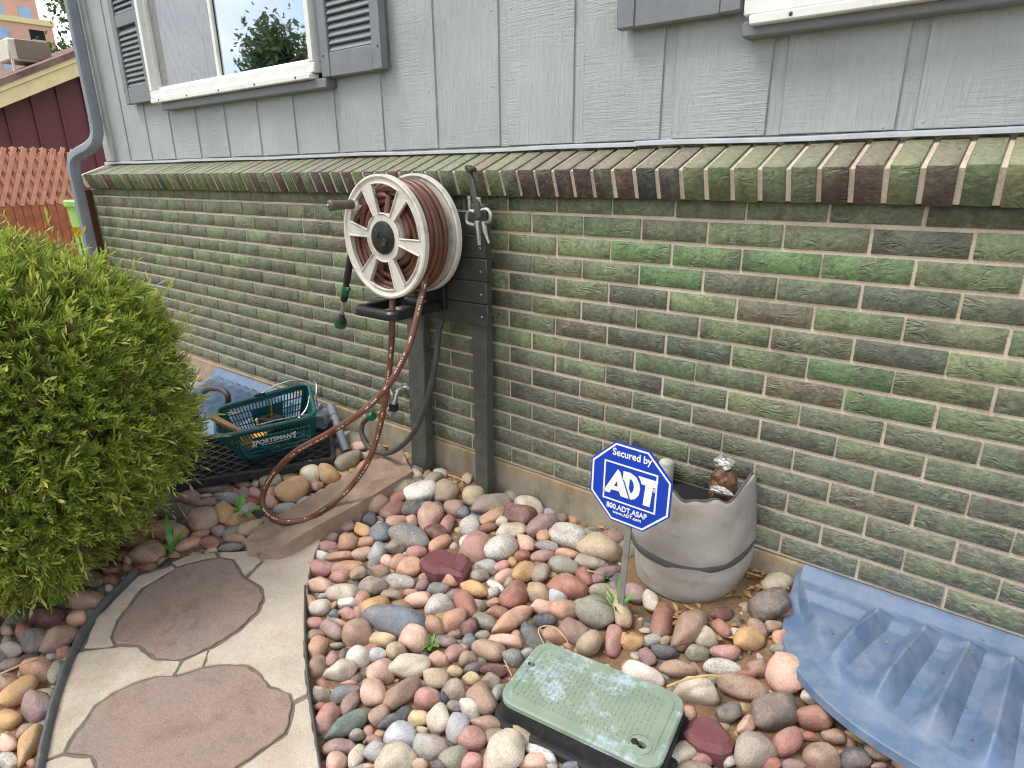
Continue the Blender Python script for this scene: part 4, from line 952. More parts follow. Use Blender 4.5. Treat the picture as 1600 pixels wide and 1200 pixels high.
# ================================================================== fabric-wrapped pot
def build_pot():
    cx, hw, dep = 0.762, 0.185, 0.232
    pot = thing('fabric_pot', 'grey fabric wrapped half round pot with a dark strap and torn top edge', 'pot', (cx, -0.11, 0.05))
    n = 96
    def plan(t, g=1.0):                                           # t 0..1 from left wall end round the front to the right wall end
        a = math.pi*(1-t); c, s_ = math.cos(a), math.sin(a); q = 2.6
        r = (abs(c)**q+abs(s_)**q)**(-1/q); return cx+hw*c*r*g, -0.004-dep*s_*r*g
    def topz(t): return 0.388+0.045*sstep(0.74, 0.95, t)+0.007*math.sin(t*30)+0.004*math.sin(t*53+1)-0.012*sstep(0.95, 1.0, t)
    rows = 26; vs = []; fs = []
    for i in range(rows+1):
        f = i/rows
        for k in range(n+1):
            t = k/n; zb = 0.035+0.03*abs(t-0.5); zt = topz(t); z = zb+(zt-zb)*f
            bulge = 0.86+0.14*math.sin(math.pi*0.5*min(1, f/0.62))**0.8-0.13*(max(0, f-0.55)/0.45)**1.2
            wr = 0.012*math.sin(t*38+f*4)*(0.06+0.94*f**6)+0.010*math.sin(t*8+f*8)+0.006*math.sin(t*15-f*19)+0.004*math.sin(f*31+t*7)
            x, y = plan(t, bulge+wr-(0.016 if 0.33 < f < 0.44 else 0)); vs.append((x+0.006*math.sin(f*7), min(y, -0.002), z))
    for i in range(rows):
        for k in range(n): a = i*(n+1)+k; fs.append((a, a+1, a+n+2, a+n+1))
    o = len(vs)                                                   # inner face, so that the cloth has a thickness
    for i in (rows, rows-10):
        for k in range(n+1):
            t = k/n; x, y = plan(t, 0.87+0.010*math.sin(t*26+5)-0.028); z = topz(t)+(0.0 if i == rows else -0.16); vs.append((x, min(y, -0.001), z))
    for k in range(n):
        a = rows*(n+1)+k; fs.append((a, a+1, o+k+1, o+k)); fs.append((o+k, o+k+1, o+n+1+k+1, o+n+1+k))
    MB().add(vs, fs).build('sleeve', 'fabric', pot, angle=170)
    # strap
    sv = []; sf = []
    for k in range(n+1):
        t = k/n; z = 0.150+0.045*abs(t-0.5)+0.012*t
        for dz, g in ((0, 0.955), (0.003, 0.972), (0.024, 0.988), (0.027, 0.97)):
            x, y = plan(t, g); sv.append((x, min(y, -0.001), z+dz))
    for k in range(n):
        for j in range(3): sf.append((k*4+j, (k+1)*4+j, (k+1)*4+j+1, k*4+j+1))
    MB().add(sv, sf).build('strap', 'strap', pot, angle=170)
    # near-black block added for the shade inside the pot
    lid = [plan(k/40, 0.84) for k in range(41)]; MB().prism([(x, min(y, -0.003)) for x, y in lid], 0.05, 0.325).build('dark_inside', 'inside', pot)
    # seam cord along the torn edge
    MB().tube([(*plan(k/n, 0.868+0.010*math.sin(k/n*26+5)), topz(k/n)+0.001) for k in range(4, n-3)], 0.0035, 6).build('seam', 'strap', pot)
    # crumpled brown liner with a foil cap
    def lump(c, r, mt, name, seed, parent, ns=0.35):
        bm = bmesh.new(); bmesh.ops.create_icosphere(bm, subdivisions=3, radius=1.0); rs = np.random.default_rng(seed); cr_ = rs.uniform(0, 6, 6)
        dirs = rs.normal(size=(40, 3)); dirs /= np.linalg.norm(dirs, axis=1)[:, None]; hs = rs.uniform(0.55, 1.0, 40); mb = MB(); V = []
        for v in bm.verts:
            q = np.array(v.co); rad = 1/np.max(np.maximum(dirs@q, 0.05)/hs); V.append(np.array(c)+q*min(rad, 1.5)*(1+0.16*math.sin(q[0]*7+cr_[0])*math.sin(q[1]*8+cr_[1]+q[2]*5)+rs.normal(0, 0.05))*np.array(r))
        mb.add(V, [tuple(x.index for x in f.verts) for f in bm.faces]); bm.free(); return mb.build(name, mt, parent, smooth=False)
    lump((0.856, -0.088, 0.405), (0.060, 0.046, 0.080), 'liner', 'liner', 3, pot); lump((0.848, -0.080, 0.463), (0.040, 0.030, 0.022), 'foil', 'foil_cap', 5, pot)
    lump((0.872, -0.128, 0.402), (0.040, 0.014, 0.016), 'foil', 'foil_edge', 8, pot)
    # pipes rising behind the pot
    a = onY(993, 690, -0.03); pi = MB().tube([(a[0], -0.03, 0.02), (a[0], -0.03, a[2]-0.03), (a[0]+0.004, -0.034, a[2]-0.012), (a[0]+0.012, -0.05, a[2])], 0.013, 12).build('black_pipe', 'black'); tag(pi, 'black pipe end poking up behind the blue yard sign', 'pipe')
    b = onY(1036, 716, -0.06); dm = MB().lathe([(0.0, 0.012), (0.014, 0.010), (0.022, 0.004), (0.024, 0.0), (0.024, -0.2)], 20, (b[0]+0.002, -0.035, b[2]-0.024), (0, 0, 1)).build('pale_pipe_cap', mat_plain('pale_pipe', (170, 172, 160), 0.6, dirt=((110, 112, 100), 0.5))); tag(dm, 'pale round pipe cap between the blue sign and the brick wall', 'pipe cap')
build_pot()

# ================================================================== window-well covers
def well_cover_mesh(W, D):
    """half-oval moulded cover: flat flange at the wall, fan of raised ribs, flat rim; the mesh lines follow the ribs"""
    ribs = [-0.332, -0.234, -0.150, -0.072, 0.004, 0.080, 0.158, 0.242, 0.340]; hw_ = 0.031; cols = set(); Q = 2.7
    for r_ in ribs:
        for o in (-1.0, -0.9, -0.6, -0.3, -0.08, 0, 0.08, 0.3, 0.6, 0.9, 1.0): cols.add(round(r_+o*hw_, 5))
    cols |= {round(q, 5) for q in np.linspace(-W*0.9995, W*0.9995, 61)}; cols |= {round(s_*W*q, 5) for s_ in (-1, 1) for q in list(np.linspace(0.55, 0.97, 60))+[0.975, 0.98, 0.985, 0.99, 0.995, 0.998]}; cols = sorted(c for c in cols if abs(c) < W); nx = len(cols)
    fan = lambda xb, d: xb*(1+0.42*min(1.0, d/0.4)); edge = lambda x: D*max(0.0, 1-abs(x/W)**Q)**(1/Q)
    def hz(xb, d, e):
        r_ = min(ribs, key=lambda q: abs(q-xb)); fr = abs(xb-r_)/hw_; asym = 0.85 if xb < r_ else 1.0
        floor = 0.150-0.020*sstep(0.07, 0.10, d)-0.040*sstep(0.1, 0.42, d)
        prof = max(0.0, 1-max(0.0, fr/asym-0.06)/0.94)
        end = float(np.clip((e-0.050)/0.060, 0, 1))*float(np.clip((d-0.050)/0.035, 0, 1))
        z = floor+0.040*prof*end*(0.8+0.5*min(1, d/0.4))
        wf = 0.15+0.85*float(sstep(0.02, 0.16, d)); e = e/wf; rim = 0.078+0.016*float(np.clip(e/0.06, 0, 1))+0.072*(1-float(sstep(0.0, 0.12, d)))
        z = rim+(z-rim)*float(sstep(0.035, 0.060, e)); z = max(z, rim)
        if d < 0.05: z = max(z, 0.150) if e > 0.05 else z
        return z+0.014*(1-float(sstep(0.0, 0.05, d)))*float(np.clip(e/0.05, 0, 1))
    vs = []; fs = []; ny = 90
    for xb in cols:
        lo, hi = 0.0, D
        for _ in range(30):
            m_ = (lo+hi)/2
            if edge(fan(xb, m_)) > m_ and abs(fan(xb, m_)) < W: lo = m_
            else: hi = m_
        for j in range(ny+1):
            d = lo*j/ny; x = fan(xb, d); dist = (abs(x/W)**Q+(d/D)**Q)**(1/Q); e = (1-dist)*min(W, D)*0.95
            vs.append((x, -d-0.004, float(hz(xb, d, e))))
    for i in range(nx-1):
        for j in range(ny): a = i*(ny+1)+j; fs.append((a, a+1, a+ny+2, a+ny+1))
    o = len(vs)
    for dz, g_ in ((-0.003, 1.006), (-0.024, 1.009)):
        for i in range(nx): x, y, z = vs[i*(ny+1)+ny]; vs.append((x*g_, (y+0.004)*g_-0.004, z+dz))
    for i in range(nx-1): a = i*(ny+1)+ny; fs.append((a, o+i, o+i+1, a+ny+1)); fs.append((o+i, o+nx+i, o+nx+i+1, o+i+1))
    o2 = len(vs)
    for i in range(nx): x, y, z = vs[i*(ny+1)]; vs.append((x, y+0.001, z-0.04))
    for i in range(nx-1): fs.append((i*(ny+1), (i+1)*(ny+1), o2+i+1, o2+i))
    return MB().add(vs, fs).mesh('window_well_cover', True, 24)
me = well_cover_mesh(0.575, 0.45); me.materials.append(M['bluecover'])
cov = bpy.data.objects.new('window_well_cover', me); C.objects.link(cov); cov.location = (1.652, 0, 0.004)
tag(cov, 'large blue ribbed plastic window well cover at the right, beside the fabric pot', 'well cover', 'blue window well covers')
M['bluecover2'] = M['bluecover']
me2 = well_cover_mesh(0.52, 0.45); me2.materials.append(M['bluecover'])
cov2 = bpy.data.objects.new('window_well_cover', me2); C.objects.link(cov2); cov2.location = (-1.69, -0.03, 0.0)
tag(cov2, 'blue ribbed plastic window well cover behind the teal basket', 'well cover', 'blue window well covers')

# ================================================================== valve box
def build_valve():
    P = [onZ(px, py, 0.085) for px, py in ((856, 1006), (1072, 1090), (1012, 1197), (780, 1085))]
    c = sum(P)/4; ex = (P[1]-P[0])+(P[2]-P[3]); ex[2] = 0; L = np.linalg.norm(ex)/2; ex /= np.linalg.norm(ex); ey = np.array([-ex[1], ex[0], 0]); Wd = abs(((P[0]-P[3])+(P[1]-P[2]))@ey)/2
    L += 0.028; Wd += 0.016
    vb = thing('valve_box', 'sunken irrigation valve box with a pale green textured rectangular lid', 'valve box', (c[0], c[1], 0))
    def rrect(l, w, r, k=7):
        out = []
        for sx, sy, a0 in ((1, 1, 0), (-1, 1, 90), (-1, -1, 180), (1, -1, 270)):
            for a in np.linspace(a0, a0+90, k): out.append((sx*(l/2-r)+r*math.cos(math.radians(a)), sy*(w/2-r)+r*math.sin(math.radians(a))))
        return out
    O = np.array([c[0], c[1], 0])
    hole = [(L/2-0.052+0.012*math.cos(a), -Wd/2+0.048+0.009*math.sin(a)) for a in np.linspace(0, 2*math.pi, 13)[:-1]]
    slot = [(-L/2+0.022+0.010*math.cos(a), 0.02+0.007*math.sin(a)) for a in np.linspace(0, 2*math.pi, 13)[:-1]]
    lid = MB().prism(rrect(L, Wd, 0.042), 0.070, 0.085, O, ex, ey, inset=0.004, holes=[hole, slot]).build('lid', 'lid', vb, angle=30)
    rim = rrect(L-0.046, Wd-0.046, 0.024); MB().tube([O+ex*a+ey*b+np.array([0, 0, 0.0852]) for a, b in rim], 0.0016, 5, closed=True).build('lid_rim', 'lid', lid)
    tr = MB(); d = 0.0118; nx = int((L-0.07)/d); ny = int((Wd-0.06)/d)               # basket-weave grip pattern
    for i in range(nx):
        for j in range(ny):
            u, v = -L/2+0.04+i*d, -Wd/2+0.034+j*d
            if u > L/2-0.075 and v < -Wd/2+0.062: continue
            a, b = (0.0086, 0.0030) if (i+j) % 2 else (0.0030, 0.0086)
            q = O+ex*u+ey*v+np.array([0, 0, 0.0855]); tr.box(q, (a, b, 0.0024), 0.0007, np.stack([ex, ey, [0, 0, 1]], 1))
    tag(tr.build('tread_pattern', 'lid', lid), kind='stuff')
    q = O+ex*(L/2-0.056)+ey*(-Wd/2+0.048); MB().lathe([(0.026, 0.0), (0.0275, 0.0016), (0.0245, 0.0018)], 24, q+np.array([0, 0, 0.085]), (0, 0, 1), close=True).build('bolt_recess', 'lid', lid)
    MB().lathe([(0.0085, 0), (0.0085, 0.004), (0.006, 0.005), (0, 0.005)], 6, q-ex*0.012+np.array([0, 0, 0.083]), (0, 0, 1)).build('bolt', 'black', lid)
    MB().prism(rrect(L+0.004, Wd+0.004, 0.043), -0.06, 0.066, O, ex, ey).build('box', 'matte_black', vb)
    MB().prism(rrect(L+0.034, Wd+0.034, 0.052), -0.06, 0.026, O, ex, ey, inset=0.006).build('flange', 'matte_black', vb)
    return O, ex, ey, L, Wd
VB = build_valve()

# ================================================================== basket and its surroundings
def build_basket():
    FL, FR, BR, BL = [np.array(q) for q in ((-1.027, -0.647, 0.25), (-0.903, -0.254, 0.25), (-1.16, -0.108, 0.315), (-1.268, -0.512, 0.282))]
    b0 = np.array([-1.085, -0.512, 0.078]); b1 = np.array([-1.005, -0.212, 0.078]); b2 = b1+np.array([-0.185, 0.065, 0.03]); b3 = b0+np.array([-0.185, 0.065, 0.03])
    bk = thing('shopping_basket', 'teal plastic shopping basket with white lettering, full of odds and ends', 'basket', (b0+b2)/2)
    rim = [FL, FR, BR, BL]; bot = [b0, b1, b2, b3]
    def rounded(loop, r=0.16):
        out = []
        for i in range(4):
            p, c, n_ = loop[i-1], loop[i], loop[(i+1) % 4]; a = c+(p-c)*r; b = c+(n_-c)*r
            for t in np.linspace(0, 1, 5): out.append(a*(1-t)**2+2*c*t*(1-t)+b*t**2)
        return out
    R = rounded(rim); MB().tube(R, 0.0095, 8, closed=True).build('rim', 'teal', bk)
    Rb = rounded(bot); m_ = MB(); cen = sum(Rb)/len(Rb); m_.add([cen]+[p-np.array([0, 0, 0.0]) for p in Rb]+[p-np.array([0, 0, 0.006]) for p in Rb], [(0, i+1, (i+1) % 20+1) for i in range(20)]+[(i+1, i+21, (i+1) % 20+21, (i+1) % 20+1) for i in range(20)]); m_.build('floor', 'teal', bk)
    def wall(a, b, c, d, name, nv, solid):
        """a-b rim edge, d-c floor edge; bars with slots, plus a solid panel solid=(u0,u1,v0,v1)"""
        P = lambda u, v: (np.array(a)*(1-u)+np.array(b)*u)*(1-v)+(np.array(d)*(1-u)+np.array(c)*u)*v
        nrm = np.cross(P(1, 0)-P(0, 0), P(0, 1)-P(0, 0)); nrm /= np.linalg.norm(nrm); w = MB()
        def panel(u0, u1, v0, v1, th=0.004):
            V = [P(u0, v0), P(u1, v0), P(u1, v1), P(u0, v1)]; w.add([q-nrm*th/2 for q in V]+[q+nrm*th/2 for q in V], [(0, 1, 2, 3), (7, 6, 5, 4), (0, 4, 5, 1), (1, 5, 6, 2), (2, 6, 7, 3), (3, 7, 4, 0)])
        panel(0, 1, 0, 0.13); panel(0, 1, 0.93, 1); panel(0, 0.06, 0.13, 0.93); panel(0.94, 1, 0.13, 0.93)
        for v in (0.29, 0.47, 0.63, 0.79): panel(0.06, 0.94, v, v+0.025)
        for i in range(nv+1):
            u = 0.06+0.88*i/nv; panel(u-0.0055, u+0.0055, 0.13, 0.93)
        if solid: panel(*solid, th=0.005)
        return w.build(name, 'teal', bk, smooth=False), P, nrm
    fw, P, nrm = wall(FL, FR, b1, b0, 'front_wall', 24, (0.27, 0.73, 0.32, 0.66))
    wall(BR, BL, b3, b2, 'back_wall', 24, (0.30, 0.68, 0.30, 0.93)); wall(FR, BR, b2, b1, 'side_wall', 15, (0.3, 0.7, 0.1, 0.6)); wall(BL, FL, b0, b3, 'side_wall', 15, (0.3, 0.7, 0.1, 0.6))
    if nrm@(CAM-P(.5, .5)) < 0: nrm = -nrm
    ux = (P(1, .5)-P(0, .5)); ux /= np.linalg.norm(ux); uy = np.cross(nrm, ux)
    co, fs = text_mesh("SPORTSMAN'S", 0.188, 0.03); co[:, 1] *= 1.2
    for q in co:                                                    # a gentle arch, larger first and last letters
        f = abs(q[0])/0.0875; q[1] *= 1+0.5*f**3; q[1] -= 0.004*f**2
    MB().add(P(0.5, 0.45)+np.outer(co[:, 0], ux)+np.outer(co[:, 1], uy)+np.outer(co[:, 2]+0.0035, nrm), fs).build('lettering', 'ink_white', fw, smooth=False)
    mb = MB()                                                       # the line below is too small to read: a row of short marks
    for i in range(22): mb.box(P(0.5, 0.575)+ux*(-0.058+0.0055*i)+nrm*0.004, (0.0036, 0.0056*random.uniform(.7, 1), 0.0006), 0, np.stack([ux, uy, nrm], 1))
    mb.build('small_print', 'ink_white', fw, smooth=False)
    # wire handles: one folded over the back rim, one across the front rim
    H = lambda pts, nm: MB().tube(spline(pts, 6), 0.0035, 7).build(nm, 'steel', bk)
    e = lambda a, b, t: a*(1-t)+b*t
    H([e(BL, BR, .45)+(0, 0, .008), e(BL, BR, .62)+(0, 0, .028), e(BL, BR, .85)+(.01, -.02, .035), e(BR, FR, .12)+(0, 0, .012), e(BR, FR, .3)+(-.015, 0, -.03), e(BR, FR, .45)+(-.035, -.02, -.07), e(BR, FR, .6)+(-.08, -.06, -.10)], 'wire_handle')
    H([e(FL, FR, .4)+(-.01, 0, .012), e(FL, FR, .6)+(-.01, 0, .016), e(FL, FR, .8)+(-.012, 0, .014), e(FL, FR, .93)+(-.014, .004, .008)], 'wire_handle')
    H([e(BR, BL, .02)+(0, .01, .012), e(BR, BL, -.03)+(.01, .02, -.01), e(BR, FR, .1)+(.03, .012, -.05), e(BR, FR, .2)+(.028, .012, -.09)], 'wire_handle')
    MB().box(e(BL, BR, .45)+(0, 0, .008), (0.05, 0.02, 0.012), 0.004, np.array(Matrix.Rotation(math.atan2(*(BR-BL)[:2][::-1]), 3, 'Z'))).build('handle_grip', 'black', bk)
    MB().box(e(FL, FR, .58)+(-0.01, 0, .012), (0.03, 0.016, 0.012), 0.004, np.array(Matrix.Rotation(math.atan2(*(FR-FL)[:2][::-1]), 3, 'Z'))).build('handle_grip', 'black', bk)
    # contents
    a, b = onY(331, 651, -0.60), e(FL, FR, .30)+np.array([-.05, .02, -.045])
    w = MB().bar(a, b+(b-a)*0.12, 0.032, 0.022, 0.006).build('wooden_handle', 'wood_handle'); tag(w, 'worn wooden tool handle sticking out of the teal basket', 'tool handle')
    ctr = (FL+FR+BR+BL)/4
    for i, (mt, lab) in enumerate((('steel', 'bright bent steel rod lying inside the teal basket'), ('bar', 'dark steel rod lying inside the teal basket'), ('black', 'black cable piece inside the teal basket'), ('alu', 'dull aluminium tube inside the teal basket'))):
        p = ctr+np.array([rng.uniform(-.06, .06), rng.uniform(-.10, .10), -.09]); q = p+np.array([rng.uniform(-.08, .08), rng.uniform(-.08, .08), rng.uniform(.0, .05)])
        tag(MB().tube(spline([p, (p+q)/2+rng.normal(0, .02, 3), q], 5), 0.006, 8).build('metal_rod' if mt != 'black' else 'cable', mt), lab, 'scrap')
    o = MB().box(ctr+np.array([-.02, -.06, -.125]), (0.10, 0.07, 0.05), 0.004, np.array(Matrix.Rotation(0.5, 3, 'Z'))).build('yellow_block', mat_plain('yellow_wood', (214, 160, 60), 0.6)); tag(o, 'small yellow block at the bottom of the teal basket', 'block')
    o = MB().box(ctr+np.array([-.05, .05, -.09]), (0.10, 0.08, 0.06), 0.006, np.array(Matrix.Rotation(0.2, 3, 'Z'))).build('dark_box', 'inside'); tag(o, 'dark box shaped part in the middle of the teal basket', 'box')
    o = MB().tube([ctr+np.array([-.03, .04, -.05]), ctr+np.array([-.025, .04, .01])], 0.004, 7).build('brass_bolt', 'brass'); tag(o, 'thin upright brass bolt in the teal basket', 'bolt')
    # black lattice mat under the basket
    A = np.array([-0.812, -0.252, 0.055]); B = np.array([-1.14, -0.82, 0.055]); D = np.array([-1.094, -0.055, 0.112]); E_ = B+(D-A)
    mat_ = thing('lattice_tray', 'black plastic lattice tray lying on the stones under the basket', 'tray', (A+E_)/2)
    P = lambda u, v: (A*(1-u)+B*u)*(1-v)+(D*(1-u)+E_*u)*v
    nn = np.cross(B-A, D-A); nn /= np.linalg.norm(nn); nn = nn*np.sign(nn[2])
    fr = MB()
    for p, q in ((P(0, 0), P(1, 0)), (P(1, 0), P(1, 1)), (P(1, 1), P(0, 1)), (P(0, 1), P(0, 0))): fr.bar(p, q, 0.022, 0.036, 0.004)
    fr.build('frame', 'matte_black', mat_)
    ba = [P(0, 0), P(1, 0), P(1, 1), P(0, 1)]; MB().add([q-nn*0.014 for q in ba]+[q-nn*0.018 for q in ba], [(0, 1, 2, 3), (7, 6, 5, 4)]).build('base_sheet', mat_plain('dusty_black_sheet', (46, 46, 50), 0.7, var=0.3, dirt=((96, 92, 86), 0.5)), mat_)
    lat = MB(); N = 11; asp = np.linalg.norm(B-A)/np.linalg.norm(D-A)
    for s_ in (1, -1):
        for i in range(-N, N*2):
            pts = []
            for u in np.linspace(0, 1, 60):
                v = (i/N*1.6+s_*u*asp*0.75) if s_ > 0 else (i/N*1.6-u*asp*0.75+1)
                if 0 <= v <= 1: pts.append((u, v))
            if len(pts) > 2: lat.bar(P(*pts[0])-nn*0.004, P(*pts[-1])-nn*0.004, 0.0065, 0.012)
    tag(lat.build('lattice', 'matte_black', mat_, smooth=False))
    # conduit leaning by the wall
    t, b = onY(516.5, 633, -0.10), onZ(541, 704, 0.06)
    pv = thing('conduit', 'short grey plastic conduit pipe leaning beside the teal basket', 'pipe', b)
    MB().tube([b, t+(b-t)*0.16], 0.018, 14).build('pipe', 'pvc', pv); MB().tube([t+(b-t)*0.22, t], [0.021, 0.021], 14).build('end_socket', 'pvc', pv)
    MB().tube([t+(b-t)*0.28+np.array([.021*math.cos(a), .021*math.sin(a), 0]) for a in np.linspace(0, 2*math.pi, 15)[:-1]], 0.004, 6, closed=True).build('pipe_clip', 'alu', pv)
    # black hose end curving up by the shrub, loose bits
    hp = [onY(318, 612, -0.42), onY(328, 607, -0.42), onY(345, 608, -0.42), onY(355, 617, -0.42), onY(356, 630, -0.42), onY(352, 645, -0.42), onY(345, 668, -0.40)]
    tag(MB().tube(spline(hp, 6), 0.014, 10).build('black_hose', 'leader'), 'curved black hose end between the shrub and the teal basket', 'hose')
    jb = onZ(508, 655, 0.13); tag(MB().box(jb, (0.07, 0.10, 0.08), 0.01, np.array(Matrix.Rotation(0.4, 3, 'Z'))).build('grey_box', 'pvc'), 'small grey plastic box behind the right end of the basket', 'box')
build_basket()

# ================================================================== river stones
SC = dict(t=(188, 165, 130), w=(226, 219, 206), g=(166, 166, 163), d=(84, 88, 94), s=(204, 198, 188), q=(138, 138, 136), p=(192, 134, 124), P=(172, 112, 102), r=(164, 102, 82), m=(112, 66, 66), M=(102, 58, 62),
          o=(202, 154, 88), c=(202, 148, 114), b=(166, 132, 110), v=(152, 118, 118), n=(112, 122, 134), k=(140, 137, 118), l=(208, 194, 170), y=(216, 168, 144), e=(160, 146, 130), E=(112, 102, 96), L=(186, 184, 190), z=(206, 182, 130), G=(96, 110, 100))
SN = dict(t='tan', w='white', g='light grey', d='charcoal', s='speckled white', q='speckled grey', p='pink', P='red', r='brick red', m='plum', M='maroon', o='ochre', c='orange tan', b='brown', v='mauve', n='slate blue', k='olive grey', l='cream', y='peach', e='taupe', E='dark taupe', L='lavender grey', z='khaki yellow', G='green grey')
SPK = dict(s=0.6, q=0.6, l=0.22, g=0.25, e=0.3, b=0.2, t=0.15, k=0.3, y=0.12, p=0.15, c=0.12, n=0.2, L=0.15, E=0.2)
